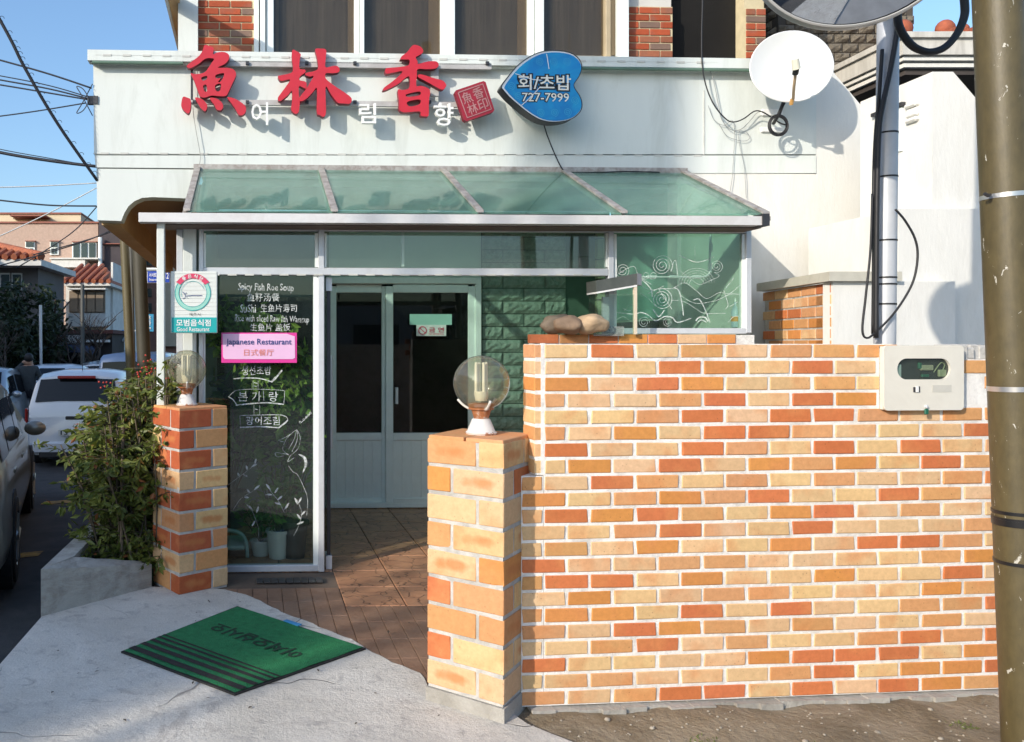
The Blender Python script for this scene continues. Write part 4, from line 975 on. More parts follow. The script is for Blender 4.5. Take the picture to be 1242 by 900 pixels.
m = MB(G); m.ribbon(arcpts(21.4, 140, 400), .004, WP-.0045); m.ribbon(arcpts(17, 140, 400), .003, WP-.0045); m.ribbon(arcpts(14.2, 20, 200), .0025, WP-.0045); m.build('ring_edge', teal_m, pq)
m = MB(G); m.ribbon(arcpts(20.6, 36, 144), .031, WP-.0055)
for sx in (-1, 1):
    q = [FP(pc[0]+sx*14.5, pc[1]-9.5, WP), FP(pc[0]+sx*20.2, pc[1]-13.2, WP), FP(pc[0]+sx*17, pc[1]-16, WP)]
    m.add([(p[0], WP-.0056, p[1]) for p in q], [(0, 1, 2)])
m.build('ribbon_print', pink_m, pq)
for i, ch in enumerate('좋은식단'):
    an = R(121-20.7*i); p = FP(pc[0]+20.4*math.cos(an), pc[1]-20.4*math.sin(an), WP)
    text_mb(ch, p[0]-.011, p[0]+.011, p[1]-.012, p[1]+.012, lambda x, z, d: G(x, WP-.0075, z), rot=an-R(90), bold=.02).build('lettering', white_l, pq)
navy = M('navy_print', (.02, .05, .20), .5, .1, 9)
m = MB(G)
for pts in ([(221.5, 354), (224, 356.5), (225, 359.5), (224, 361.5), (221, 362)], [(225, 356.5), (226.5, 355)], [(226, 359), (233, 358.4), (240, 358.6), (245, 358.3)], [(227, 361), (227.5, 362)]):
    m.ribbon([FP(x, y, WP) for x, y in pts], .004, WP-.0045)
m.build('emblem_print', navy, pq)
m = MB(G); u_, h_ = FP(224, 335, .02); m.box(u_-.02, u_+.02, WP+.05, .02, h_-.02, h_+.02); m.build('bracket', darkmetal, pq)
WK = -.05
pk = empty('pink_sign', G(FP(314, 440, WK)[0], WK, FP(314, 440, WK)[1]), 'pink and magenta Japanese Restaurant sign stuck on the lettered glass', 'sign')
a = rc(268.5, 403.5, 360, 440, WK); obox(G, 'sign_board', M('magenta_print', (.66, .04, .28), .4, .06, 4), pk, a[0], a[1], WK, WK+.02, a[2], a[3])
q = [FP(x, y, WK) for x, y in ((270, 405), (348, 404.8), (357.5, 408), (357.8, 434), (355, 435.6), (272.5, 435.6), (270.5, 433))]
m = MB(G); m.prism(q, WK-.003, WK+.002); m.build('pale_panel', M('pale_pink_print', (.74, .46, .66), .4, .05, 4), pk)
ptext('Japanese Restaurant', (274.5, 411, 353.5, 420), navy, pk, w=WK, bold=.012); ptext('日式餐厅', (296, 423.5, 332, 431.5), M('orange_print', (.68, .22, .16), .5, .05, 9), pk, w=WK)

# ------------------------------------------------------------------ white pen drawings on the glass
WG = .016
def gtext(body, r_, name='pen_lettering', rot=0, **k):
    u_a, h_a = FP(r_[0], r_[3], WG); u_b, h_b = FP(r_[2], r_[1], WG)
    def wob(x, z, d): return G(x+.004*mnoise.noise(Vector((x*28, z*28, 1))), WG, z+.005*mnoise.noise(Vector((x*24, z*24, 5))))
    k['bold'] = k.get('bold', 0)*.5
    return text_mb(body, u_a, u_b, h_a, h_b, wob, rot=rot, **k).build(name, paint_w, pl_)
gtext('Spicy Fish Roe Soup', (289, 344, 356, 355), bold=.012, rot=R(-1)); gtext('鱼籽汤餐', (299.5, 355.5, 339, 365.5)); gtext('SuShi', (291.5, 369, 310.5, 379), bold=.014)
gtext('生鱼片寿司', (316, 369, 360, 378.5)); gtext('Rice with sliced Raw fish Warasup', (285, 382.5, 375, 393), rot=R(-1.2)); gtext('生鱼片 盖饭', (303.5, 392.5, 352, 401.5))
gtext('생선초밥', (293, 444, 329, 455)); gtext('광어조림', (298, 505, 339, 515.5)); gtext('본 가  랑', (289, 475, 337, 487))
def gl_rib(m, pts, wpx, z=WG-.001, n=5):
    pts = [tuple(p)[:2] for p in crom([(x, y, 0) for x, y in pts], False, n)]
    m.ribbon([FP(x, y, z) for x, y in pts], (lambda t: wpx(t)*5.2/950) if callable(wpx) else wpx*.75*5.2/950, z)
m = MB(G)
for p, w_ in (([(283, 459.5), (295, 458.5), (315, 459), (329, 463)], 1.6), ([(329, 463.5), (334, 459), (342, 449)], 2.6), ([(329, 463), (334, 457)], 1.5), ([(307, 462), (307, 472)], .6), ([(313, 462), (313, 472)], .6),
              ([(308, 464), (312, 465)], 1), ([(308, 468), (312, 469)], 1), ([(277, 481), (284, 475), (289, 473), (310, 472), (342, 473.5), (345, 477), (344, 491)], .7), ([(277, 481), (283, 485), (287, 491)], 1.5),
              ([(286, 491.5), (305, 489.5), (325, 488.5), (344, 490.5)], 2), ([(298, 474), (299, 486)], .6), ([(319.5, 474), (320, 486)], 1.1), ([(308, 491), (308, 503)], .6), ([(315, 491), (315, 503)], .6), ([(309, 496), (313, 497)], 1),
              ([(291, 504), (310, 503.5), (342, 503.5), (349, 510), (340, 518)], .9), ([(291, 518.5), (315, 517.5), (338, 518.8)], 1.8), ([(291, 504), (291.5, 518)], .6), ([(338, 518.8), (349, 510)], 2.2)):
    gl_rib(m, p, w_, n=3)
m.build('pen_arrow_signs', paint_w, pl_)
m = MB(G)   # fish and sprigs
for p, w_ in (([(360, 521), (352, 527), (346, 535), (343, 545), (350, 552)], .5), ([(360, 521), (364, 530), (362, 543), (352, 553)], .5), ([(360, 521), (357, 532), (350, 545)], .5), ([(361, 522), (360, 535), (354, 548)], .5),
              ([(352, 527), (343, 532), (338, 534), (344, 536)], .6), ([(350, 551), (342, 550), (334, 549), (336, 554), (344, 553)], .6), ([(352, 553), (349, 560), (357, 555)], .6), ([(350, 565), (355, 572), (361, 576), (368, 590), (373, 605), (372, 625)], .6),
              ([(362, 551), (369, 555), (371, 563), (367, 574)], lambda t: .3+3.2*math.sin(math.pi*t)), ([(365, 513), (368, 510), (372, 506), (376, 502)], .7),
              ([(277, 588), (292, 577), (305, 567), (311, 560)], .5), ([(283, 618), (292, 605), (303, 598), (312, 592)], .5), ([(345, 622), (338, 608), (330, 598), (325, 590)], .5), ([(356, 650), (362, 638), (366, 622), (360, 606)], .5), ([(311, 660), (314, 645), (310, 630), (304, 615)], .4)):
    gl_rib(m, p, w_)
for x, y, ax, ay, s in ((305, 566, 1, -.5, 8), (300, 570, -.3, -1, 6), (309, 562, .3, -1, 6), (295, 575, .8, .5, 6), (290, 578, -.4, -1, 5), (308, 594, 1, -.8, 9), (303, 598, -.6, -.8, 6), (296, 603, 1, .1, 6), (328, 594, -.7, -.9, 9), (333, 598, .6, -.9, 8), (330, 600, -1, .0, 8), (337, 606, .8, -.7, 7), (341, 612, -1, -.3, 8),
                        (345, 618, .6, -.9, 10), (306, 618, -.9, -.8, 9), (311, 622, .3, -1, 8), (361, 612, -.4, -.9, 9), (362, 610, .5, -1, 8), (365, 625, .7, -.7, 8), (365, 630, -.6, -.8, 8), (360, 636, 1, -.4, 9), (309, 632, -.5, .9, 7)):
    l_ = math.hypot(ax, ay); q = [(x, y), (x+ax/l_*s*.5+.2, y+ay/l_*s*.5), (x+ax/l_*s, y+ay/l_*s)]
    gl_rib(m, q, lambda t: .3+2.1*math.sin(math.pi*t), n=4)
for x, y in ((364, 512), (368.5, 509), (371.5, 506), (374, 503.5), (376.3, 501)):
    gl_rib(m, [(x+1.2*math.cos(k*.9), y+1.2*math.sin(k*.9)) for k in range(8)], .6, n=2)
m.build('pen_fish_and_sprigs', paint_w, pl_)
m = MB(G)   # waves on the right-hand window
def spiral(cx, cy, r1, turns, wpx, tail=None, dir_=1):
    k = int(turns*16); pts = [(cx+(1.5+(r1-1.5)*i/k)*math.cos(dir_*2*math.pi*turns*i/k), cy+(1.5+(r1-1.5)*i/k)*math.sin(dir_*2*math.pi*turns*i/k)) for i in range(k+1)]
    gl_rib(m, pts, wpx, n=2)
    if tail: gl_rib(m, [pts[-1]]+tail, wpx, n=5)
spiral(755, 328, 9, 2.4, .7, [(768, 323), (775, 335), (790, 345)]); spiral(803, 322, 13, 3.1, .8, [(819, 315), (822, 335)]); spiral(803, 363, 13, 3.3, .9, [(815, 375)], -1); spiral(869, 323, 8, 2.3, .6, [(872, 335), (860, 341)])
spiral(781, 391, 7, 2, .6); spiral(810, 391, 6, 1.8, .5); spiral(783, 334, 5, 1.4, .7); spiral(792, 334, 5, 1.4, .7)
for k in range(5):
    r_ = 9+3.2*k; gl_rib(m, [(845+r_*math.cos(R(a)), 345+r_*.9*math.sin(R(a))) for a in range(185, 356, 14)], .45, n=2)
for p, w_ in (([(823, 309), (833, 314), (845, 318), (858, 315), (866, 311)], 1.3), ([(843, 316), (843, 298)], .6), ([(820, 325), (835, 336), (848, 345), (862, 340)], .5), ([(786, 356), (800, 350), (815, 350), (830, 343), (845, 353), (857, 362), (872, 355), (885, 356), (897, 346)], .7),
              ([(776, 345), (790, 352), (805, 347)], .6), ([(825, 358), (838, 366), (850, 368), (870, 364), (885, 357), (897, 357)], .7), ([(815, 364), (830, 366), (845, 375), (855, 380), (880, 380)], .6), ([(776, 355), (786, 362), (796, 372)], .6),
              ([(778, 339), (785, 345), (790, 352), (791, 360)], 1.6), ([(817, 349), (823, 352), (827, 367), (829, 383)], 1.5), ([(841, 364), (848, 363), (855, 375), (861, 391)], 1.5), ([(878, 352), (881, 362), (883, 370), (880, 375)], .8), ([(880, 350), (890, 337)], .6),
              ([(748, 379), (757, 380), (770, 381), (777, 379), (786, 382), (795, 389), (806, 384), (815, 385), (822, 391), (838, 386)], 1.5), ([(792, 375), (799, 384), (806, 376)], 1.8), ([(844, 389), (848, 385), (855, 385), (859, 390)], 2), ([(846, 391), (851, 388), (857, 391)], 1.4),
              ([(755, 373), (762, 377), (771, 373), (765, 369), (757, 377)], .6), ([(748, 388), (756, 384), (765, 390)], .6), ([(885, 372), (895, 366)], .6), ([(883, 391), (890, 384), (898, 384)], .7)):
    gl_rib(m, p, w_)
wave = m.build('pen_wave_drawing', paint_w, pr_)
# conduit hose with couplings seen inside that window
m = MB(G); hs = fw_pts = [(FP(x, y, .12)[0], .12, FP(x, y, .12)[1]) for x, y in ((775, 336), (800, 336), (825, 336), (850, 336), (858, 334), (861, 328), (861, 310), (862, 285))]
m.tube([tuple(p) for p in crom(hs, False, 4)], .007, 6); hose = m.build('white_hose', white_l, None, smooth=True, label='white bent water hose hanging behind the wave painted window', cat='hose')
for x, y, vert in ((790, 336, 0), (817, 336, 0), (845, 336, 0), (861, 325, 1), (862, 300, 1)):
    u_, h_ = FP(x, y, .12); m = MB(G); m.tube([(u_-.03*(1-vert), .12, h_-.03*vert), (u_+.03*(1-vert), .12, h_+.03*vert)], .012, 8); m.build('coupling', white_l, hose, smooth=40)
# bottle on the inside sill
u_, h_ = FP(893, 397, .12)
bt = empty('spray_bottle', G(u_, .12, h_), 'pale blue bottle with orange label on the inside window sill', 'bottle')
def Gl(c): return lambda x, y, z: G(c[0]+x, c[1]+y, c[2]+z)
MB(Gl((u_, .12, h_))).lathe([(.030, 0), (.032, .01), (.032, .11), (.022, .135), (.014, .15), (.014, .175)], n=16).build('bottle_body', M('pale_blue_plastic', (.42, .52, .56), .35, .06, 5), bt, smooth=40)
MB(Gl((u_, .12, h_))).lathe([(.012, .175), (.013, .19), (.008, .205)], n=12).build('cap', white_l, bt, smooth=40)
MB(Gl((u_, .12, h_))).lathe([(.0325, .04), (.0325, .075)], n=16).build('label_band', M('orange_label', (.65, .28, .03), .5, .1, 9), bt)
u_, h_ = FP(526, 387, WB-.06); a = rc(497, 381, 548, 394, WB-.06)
ob = obox(G, 'paper_notice', M('mint_paper', (.36, .62, .54), .7, .05, 9), None, a[0], a[1], WB-.062, WB-.056, a[2], a[3], label='blank mint green paper strip stuck on the inner door glass', cat='notice')
a = rc(505, 394, 541, 407.5, WB-.064)
ns_ = obox(G, 'smoking_notice', white_l, None, a[0], a[1], WB-.066, WB-.060, a[2], a[3], label='white no smoking notice with red symbol on the inner door', cat='notice')
ptext('금 연', (520, 397, 538, 403), pink_m, ns_, w=WB-.066, bold=.01); ptext('NO SMOKING', (520, 404, 538, 406.3), pink_m, ns_, w=WB-.066)
m = MB(G); m.ribbon([FP(512.5+4.6*math.cos(R(k*15)), 400.8-4.6*math.sin(R(k*15)), WB-.072) for k in range(25)], .008, WB-.072)
m.ribbon([FP(509.3, 398, WB-.072), FP(515.7, 403.8, WB-.072)], .007, WB-.072); m.build('prohibition_symbol', pink_m, ns_)

# ------------------------------------------------------------------ satellite dish
ds = P(960, 80, 5.83); dish = empty('satellite_dish', P(945, 152, 5.95), 'round white satellite dish on the white wall, cable coiled below', 'satellite dish')
def dframe(c, nrm):
    nrm = Vector(nrm).normalized(); ax = nrm.cross(Vector((0, 0, 1))).normalized(); ay = ax.cross(nrm)
    return lambda x, y, z: Vector(c) + ax*x + nrm*y + ay*z
Dn = (-.22, -.93, .12); DF = dframe(ds, Dn)
rd = 44/950*5.83*1.02
m = MB(DF); prof = [(rd*i/10, -.055 + .055*(i/10)**2) for i in range(11)]; m.lathe([(max(r_, 1e-7), t) for r_, t in prof], (0, 0, 0), 48, 'y')
m.lathe([(rd, 0), (rd+.006, -.004), (rd+.004, -.012)], (0, 0, 0), 48, 'y'); m.fc = [f for f in m.fc if len(f) < 10]
m.build('reflector', M('dish_white', (.64, .65, .64), .4, .04, 3), dish, smooth=40)
tan_m = M('tan_arm', (.50, .36, .22), .6, .1, 8)
arm = [P(962, 121, 5.78), P(963, 105, 5.66), P(965, 88, 5.55)]
m = MB(); m.tube(arm, .010, 8); m.build('feed_arm', tan_m, dish, smooth=True)
m = MB(); m.tube([P(959.5, 127, 5.80), P(961, 120, 5.78)], .014, 8); m.build('arm_clamp', M('brass', (.50, .27, .08), .5, .1, 9), dish)
m = MB(); m.tube([P(964.5, 90, 5.55), P(966, 82, 5.52)], .020, 10); m.build('feed_collar', black, dish)
m = MB(); m.tube([P(966, 84, 5.52), P(964.5, 72, 5.50)], .026, 12, .022); m.build('feed_head', M('ivory_plastic', (.70, .68, .55), .5, .05, 9), dish, smooth=40)
m = MB(); m.tube([P(955, 112, 5.90), P(945, 138, 5.98), P(938, 150, 6.06)], .013, 8); m.build('mast', darkmetal, dish, smooth=True)
for x0, y0, x1, y1 in ((925, 132, 950, 140), (924, 154, 950, 160)):
    a = rc(x0, y0, x1, y1, WF-.02); m = MB(G); m.cbox(a[0], a[1], WF-.02, WF+.004, a[2], a[3], .004); m.build('wall_bracket', white_l, dish)
pts = []
for k in range(60):
    a = k*.42; r_ = 11+1.2*math.sin(k*.3); pts.append(P(944+r_*math.cos(a), 152+r_*1.05*math.sin(a), 5.96+.02*math.sin(k*.11)))
wire('coiled_cable', 'black cable wound in a small coil below the satellite dish', [P(952, 125, 5.90), P(941, 146, 5.95)]+pts, .006, sm=2)
gw_m = M('grey_wire', (.30, .31, .30), .6, .1, 9)
wire('dish_cable', 'pale and black cable drooping from the roof to the satellite dish', fw([(853, -120), (852, 0), (851, 40), (851.5, 75), (856, 103), (866, 127), (880, 144), (890, 148), (902, 144), (915, 135), (925, 136), (935, 142)], WF-.08), .005)
wire('grey_cable', 'thin grey cable looping down the white wall below the black one', fw([(860, 72), (861, 84), (866, 100), (871, 125), (876, 146), (888, 158), (900, 156), (910, 146), (918, 137), (925, 135)], WF-.03), .003, gw_m)
wire('grey_cable', 'faint grey cable hanging straight down the wall beside the awning', fw([(859, 128), (866, 145), (878, 152), (888, 146), (891, 160), (890, 185), (888, 215), (884, 240)], WF-.02), .0022, gw_m)
wire('grey_cable', 'faint grey cable with a small loop right of the other hanging cable', fw([(872, 150), (882, 165), (900, 171), (909, 168), (906, 161), (896, 160), (898, 180), (903, 205), (905, 240)], WF-.02), .0022, gw_m)
wire('grey_cable', 'thin grey wire running down the left of the raised letter sign', fw([(233, 75), (234, 130), (238, 160), (243, 190), (240, 205)], WF-.03), .0025, gw_m)

# ------------------------------------------------------------------ things on the window plinth
stone_c = {0: (.20, .155, .11), 1: (.33, .22, .14), 2: (.52, .37, .23)}
def stone(label, px, py, rx, rz, ry, seed, k, z=5.12):
    c = P(px, py, z); m = MB(); m.ball((0, 0, 0), 1, 28, 18)
    vs = []
    for v in m.v:
        d = 1 + .30*mnoise.noise(v*1.1+Vector((seed*5, 0, 0))) + .09*mnoise.noise(v*4+Vector((seed, 3, 0)))
        vs.append(Vector((c.x+v.x*rx*d, c.y+v.y*ry*d, c.z+v.z*rz*d)))
    zb = hpl; 
    low = min(v.z for v in vs); m.v = [v + Vector((0, 0, zb-low-.004)) for v in vs]
    return m.build('beach_stone', M('stone_%d' % seed, stone_c[k], .8, .2, 9, tuple(x*.6 for x in stone_c[k]), .4, .25, 60), None, smooth=True, label=label, cat='stone', group='smooth stones on the window plinth')
stone('dark grey brown rounded stone, largest of the three on the plinth', 675, 396, .105, .062, .09, 1, 0, 5.16)
stone('brownish stone between the dark stone and the pale one', 690, 397, .095, .060, .08, 2, 1, 5.06)
stone('pale tan stone with a hump beside the glass display box', 716, 396, .105, .066, .08, 3, 2, 5.08)
gpr = M('grey_print', (.22, .24, .22), .6, .1, 9)
def cabinet():
    w0 = -.12; t = empty('display_box', G(FP(750, 408, w0)[0], w0, hpl), 'glass display box with sloping dark roof and thin post on the plinth', 'display box')
    tilt = [FP(x, y, w0) for x, y in ((719, 341), (768, 332.5), (773, 333), (773, 347), (768, 346), (719.5, 354.5))]
    m = MB(G); m.prism([tilt[0], tilt[1], tilt[4], tilt[5]], w0-.05, w0+.10); m.build('roof', M('dark_green_metal', (.075, .085, .075), .55, .15, 6, (.13, .13, .12), .4), t)
    m = MB(G); m.prism([(p[0]+.001, p[1]) for p in (tilt[1], tilt[2], tilt[3], tilt[4])], w0-.055, w0+.105); m.build('roof_end', M('grey_cap', (.16, .17, .19), .5, .1, 6), t)
    m = MB(G); m.prism([(tilt[5][0], tilt[5][1]-.012), (tilt[4][0], tilt[4][1]-.012), (tilt[4][0], tilt[4][1]-.001), (tilt[5][0], tilt[5][1]-.001)], w0-.052, w0+.10); m.build('roof_trim', white_l, t)
    a = rc(767.5, 346, 771, 410, w0-.03); m = MB(G); m.box(a[0], a[1], w0-.05, w0-.03, hpl, a[3]); m.build('post', M('cream_post', (.68, .58, .44), .6, .1, 9), t)
    a = rc(721, 353, 767, 409, w0); 
    m = MB(G); m.box(a[0], a[1], w0-.045, w0-.040, hpl, tilt[5][1]-.015); m.build('front_glass', g_clear, t)
    m = MB(G); m.box(a[0], a[0]+.005, w0-.04, w0+.09, hpl, tilt[5][1]-.015); m.build('side_glass', g_clear, t)
    b = rc(731, 360, 739, 409, w0+.07); m = MB(G); m.box(b[0], b[1], w0+.07, w0+.09, hpl, b[3]); m.build('back_strut', alu, t)
    b = rc(720, 396, 757, 407.5, w0-.05); m = MB(G); m.box(b[0], b[1], w0-.050, w0-.046, b[2], b[3]); m.build('clear_sticker', glass('sticker', (.75, .78, .74), .4, .25, (.7, .72, .68)), t)
    for cx_, r_ in ((726, 2.5), (738, 2.5), (750, 4), (750, 2)):
        m = MB(G); m.ribbon([FP(cx_+r_*math.cos(k*.5), 401.5+r_*math.sin(k*.5), w0-.052) for k in range(13)], .004, w0-.052); m.build('sticker_mark', gpr, t)
cabinet()

# ------------------------------------------------------------------ meter box, olive pole, mirror post
def wrect(px0, py0, px1, py1, d):                # pixel rectangle on the garden wall plane
    out = []
    for px_, py_ in ((px0, py1), (px1, py0)):
        a_ = (px_-CX)/FPX; # point on line WO + s*t + d*n
        ox, oy = WO[0]-d*SB, WO[1]+d*CB
        s_ = (a_*oy-ox)/(CB-a_*SB); z_ = oy+s_*SB; out.append((s_, EYE+(CY-py_)/FPX*z_))
    return out[0][0], out[1][0], out[0][1], out[1][1]
mbx = wrect(1072, 419, 1169, 498, -.028)
mt = empty('meter_box', W((mbx[0]+mbx[1])/2, -.02, mbx[2]), 'cream electricity meter box with rounded window set in the brick wall', 'meter box')
ivory = M('ivory_enamel', (.70, .67, .59), .35, .05, 4, (.52, .48, .40), .25, .05, 40)
su, sv = mbx[1]-mbx[0], mbx[3]-mbx[2]
def rr(x0, x1, z0, z1, r, n=5):
    o = []
    for cx_, cz_, a0 in ((x1-r, z1-r, 0), (x0+r, z1-r, 90), (x0+r, z0+r, 180), (x1-r, z0+r, 270)):
        for i in range(n+1):
            a_ = R(a0+90*i/n); o.append((cx_+r*math.cos(a_), cz_+r*math.sin(a_)))
    return o
wx0, wx1, wz0, wz1 = mbx[0]+su*.165, mbx[0]+su*.83, mbx[2]+sv*.475, mbx[2]+sv*.80
fc = curve_mesh('cover', [rr(mbx[0], mbx[1], mbx[2], mbx[3], .018), rr(wx0, wx1, wz0, wz1, (wz1-wz0)*.48, 8)], .005, lambda x, y, z, me: W(x, -.024+z, y))
fc.build('cover', ivory, mt)
m = MB(W); m.box(mbx[0]+.004, mbx[1]-.004, -.0045, .001, mbx[2]+.004, mbx[3]-.004); m.build('box_back', M('box_inside', (.03, .032, .03), .6, .2, 5), mt)
for (x0, x1, z0, z1) in ((mbx[0]+.004, mbx[1]-.004, mbx[2]+.004, mbx[2]+.012), (mbx[0]+.004, mbx[1]-.004, mbx[3]-.012, mbx[3]-.004), (mbx[0]+.004, mbx[0]+.012, mbx[2]+.012, mbx[3]-.012), (mbx[1]-.012, mbx[1]-.004, mbx[2]+.012, mbx[3]-.012)):
    m = MB(W); m.box(x0, x1, -.0192, .02, z0, z1); m.build('box_side', ivory, mt)
m = MB(W); m.prism([(wx0+.03+.05*math.cos(R(a_)), wz0+.004+.06*math.sin(R(a_))) for a_ in range(90, 181, 15)]+[(wx0+.03, wz0+.004)], -.016, -.005); m.build('meter_shell', M('pale_grey', (.5, .52, .52), .5, .08, 8), mt)
for (fx0, fx1, fz0, fz1, mm) in ((.50, .74, .42, .68, M('terminal_board', (.42, .36, .25), .6, .2, 30)), (.52, .66, .1, .24, M('green_terminal', (.01, .12, .07), .5, .2, 20)), (.84, .98, .12, .46, M('yellow_wire', (.38, .36, .22), .6, .2, 12)), (.46, .52, .5, .8, bpy.data.materials['green_terminal'])):
    m = MB(W); m.cbox(wx0+(wx1-wx0)*fx0, wx0+(wx1-wx0)*fx1, -.016, -.005, wz0+(wz1-wz0)*fz0, wz0+(wz1-wz0)*fz1, .003); m.build('terminal', mm, mt)
m = MB(W); m.tube([tuple(p) for p in crom([(wx1-.06, -.011, wz0+.03), (wx1-.03, -.013, wz1-.02), (wx1-.012, -.013, wz1-.03), (wx1-.03, -.013, wz0+.02)], False, 5)], .002, 6); m.build('lead', bpy.data.materials['yellow_wire'], mt)
m = MB(W); m.box(wx0-.004, wx1+.004, -.0188, -.0175, wz0-.004, wz1+.004); m.build('window_glass', g_clear, mt)
m = MB(W); m.cbox(mbx[0]+su*.36, mbx[0]+su*.385, -.033, -.029, mbx[2]+sv*.28, mbx[2]+sv*.36, .001); m.build('latch', darkmetal, mt)
m = MB(W); m.cbox(mbx[0]+su*.385, mbx[0]+su*.42, -.035, -.029, mbx[2]+sv*.28, mbx[2]+sv*.37, .001); m.build('latch', white_l, mt)
m = MB(W); m.cbox(mbx[0]+su*.425, mbx[0]+su*.44, -.033, -.029, mbx[2]+sv*.28, mbx[2]+sv*.37, .001); m.build('latch', darkmetal, mt)
m = MB(W); m.box(mbx[0]+su*.60, mbx[0]+su*.84, -.0302, -.0288, mbx[2]+sv*.28, mbx[2]+sv*.39); m.build('worn_label', M('faded_label', (.56, .54, .48), .5, .08, 20), mt)
m = MB(W); m.lathe([(.008, 0), (.008, -.006), (.005, -.010)], (mbx[0]+su*.52, -.028, mbx[2]+sv*.055), 14, 'y'); m.build('screw', alu, mt, smooth=40)
m = MB(W); m.cbox(mbx[0]+su*.50, mbx[0]+su*.55, -.034, -.026, mbx[2]-.018, mbx[2]+.006, .003); m.build('wire_seal', bpy.data.materials['green_terminal'], mt)

olive = M('olive_pole_paint', (.085, .066, .027), .5, .2, 7, (.50, .48, .42), .9, .08, 30, metal=.0, coat=.12, stretch=(5, 5, 2.4), lo=.645, hi=.655)
ol = M  # keep name short
q0, q1 = P(1227, 418, 2.85), P(1247, 900, 2.85)
lean = (q1.x-q0.x)/(q0.z-q1.z)
def pole_at(z): return (q0.x + (q0.z-z)*lean*.95, 2.85, z)
polt = empty('utility_pole', pole_at(-.02), 'tall olive green steel pole with peeling paint before the garden wall', 'pole')
m = MB(); m.tube([pole_at(z) for z in (-.06, 1, 2, 3, 4.2, 6)], .0725, 28); m.build('shaft', olive, polt, smooth=60)
def band(z, h, mat, r=.0745, name='band'):
    m = MB(); m.tube([pole_at(z), pole_at(z+h)], r, 28); return m.build(name, mat, polt, smooth=60)
steel = M('steel_band', (.62, .63, .64), .3, .08, 9, metal=.8)
band(P(0, 474, 2.85).z, .018, steel); band(P(0, 241, 2.85).z, .016, steel)
tape = M('black_tape', (.012, .012, .013), .3, .2, 9); zt_ = P(0, 682, 2.85).z
band(zt_-.002, .012, tape, .0752); band(P(0, 636, 2.85).z, .022, tape, .0755); band(P(0, 622, 2.85).z, .012, tape, .0752); band(P(0, 630, 2.85).z, .012, tape, .0750)
m = MB(); a_ = pole_at(P(0, 240, 2.85).z); m.cbox(a_[0]+.03, a_[0]+.13, a_[1]-.10, a_[1]-.02, a_[2]-.03, a_[2]+.05, .006); m.build('clamp_block', white_l, polt)
m = MB(); b_ = Vector(a_); m.tube([b_+Vector((-.085, -.03, .005)), b_+Vector((-.10, -.04, .0)), b_+Vector((-.115, -.04, .008))], .006, 6); m.build('band_tail', darkmetal, polt)
m = MB(); b_ = Vector(pole_at(zt_)); m.tube([b_+Vector((.01, -.078, .11)), b_+Vector((.02, -.09, .08)), b_+Vector((.03, -.085, .06))], .008, 6); m.build('tape_end', tape, polt)
# traffic mirror on a grey post
ps = empty('traffic_mirror', P(1073, 0, 3.64) - Vector((0, 0, P(1073, 0, 3.64).z+.02)), 'grey steel post carrying a large round convex traffic mirror', 'traffic mirror')
steelp = M('galvanised_post', (.50, .52, .55), .45, .08, 5, (.38, .40, .42), .4, .03, 50, metal=.15)
pz = 3.64; pA, pB = P(1073, 412, pz), P(1077.5, 0, pz)
def post_at(z): f = (z-pA.z)/(pB.z-pA.z); return Vector((pA.x+(pB.x-pA.x)*f, pz, z))
m = MB(); m.tube([post_at(z) for z in (-.04, 1.2, 2.4, 3.4, 4.1)], .043, 24); m.build('post', steelp, ps, smooth=60)
for yy in (162, 215, 292, 337, 345, 369): 
    z_ = P(0, yy, pz).z; m = MB(); m.tube([post_at(z_-.004), post_at(z_+.004)], .0445, 20); m.build('cable_tie', black, ps)
mc = P(1038, -84, 2.90); MF = dframe(mc, (-.36, -.92, -.06)); rm = .345
m = MB(MF); prof = [(max(1e-7, rm*i/14), .10*(1-(i/14)**2)) for i in range(15)]; m.lathe(prof, (0, 0, 0), 64, 'y'); m.fc = [f for f in m.fc if len(f) < 10]
mm_, n_, l_, b_ = nt('convex_mirror'); b_.inputs['Base Color'].default_value = (.62, .64, .66, 1); b_.inputs['Metallic'].default_value = 1; b_.inputs['Roughness'].default_value = .04
m.build('mirror_glass', mm_, ps, smooth=True)
m = MB(MF); m.lathe([(rm-.004, .010), (rm, .012), (rm+.005, .008), (rm+.006, -.02), (rm, -.05), (rm-.10, -.09), (.12, -.13)], (0, 0, 0), 64, 'y'); m.fc = [f for f in m.fc if len(f) < 10]; m.build('rim', M('mirror_rim', (.34, .34, .33), .4, .1, 6), ps, smooth=40)
m = MB(); c_ = Vector(mc); m.tube([c_+Vector((.03, .09, .0)), post_at(c_.z)], .022, 10); m.build('mirror_arm', steelp, ps)
# black cables on that post
def pc_(pts, z=3.58): return [P(x, y, z) for x, y in pts]
wire('post_cable', 'bundle of black cables strapped down the mirror post', pc_([(1090, 15), (1088, 40), (1080, 85), (1070, 130), (1066, 160), (1064, 220), (1063, 300), (1062.5, 410)]), .011)
wire('post_cable', 'thinner black cable left of the bundle on the mirror post', pc_([(1070, 60), (1066, 120), (1062, 165), (1060, 220), (1060, 300), (1059, 405)], 3.60), .008)
wire('slack_cable', 'slack black cable bowing out beside the mirror post', pc_([(1086, 254), (1098, 268), (1110, 290), (1113, 312), (1108, 340), (1095, 365), (1080, 385), (1065, 400), (1052, 410), (1046, 400), (1050, 360), (1056, 300), (1058, 235)], 3.58), .005)
wire('looped_cable', 'thick black cable hanging in a loop between mirror and olive pole', pc_([(1088, 10), (1090, 30), (1098, 46), (1110, 58), (1127, 63), (1145, 58), (1160, 42), (1169, 22), (1170, 5), (1166, -25)], 3.3), .015, n=8)

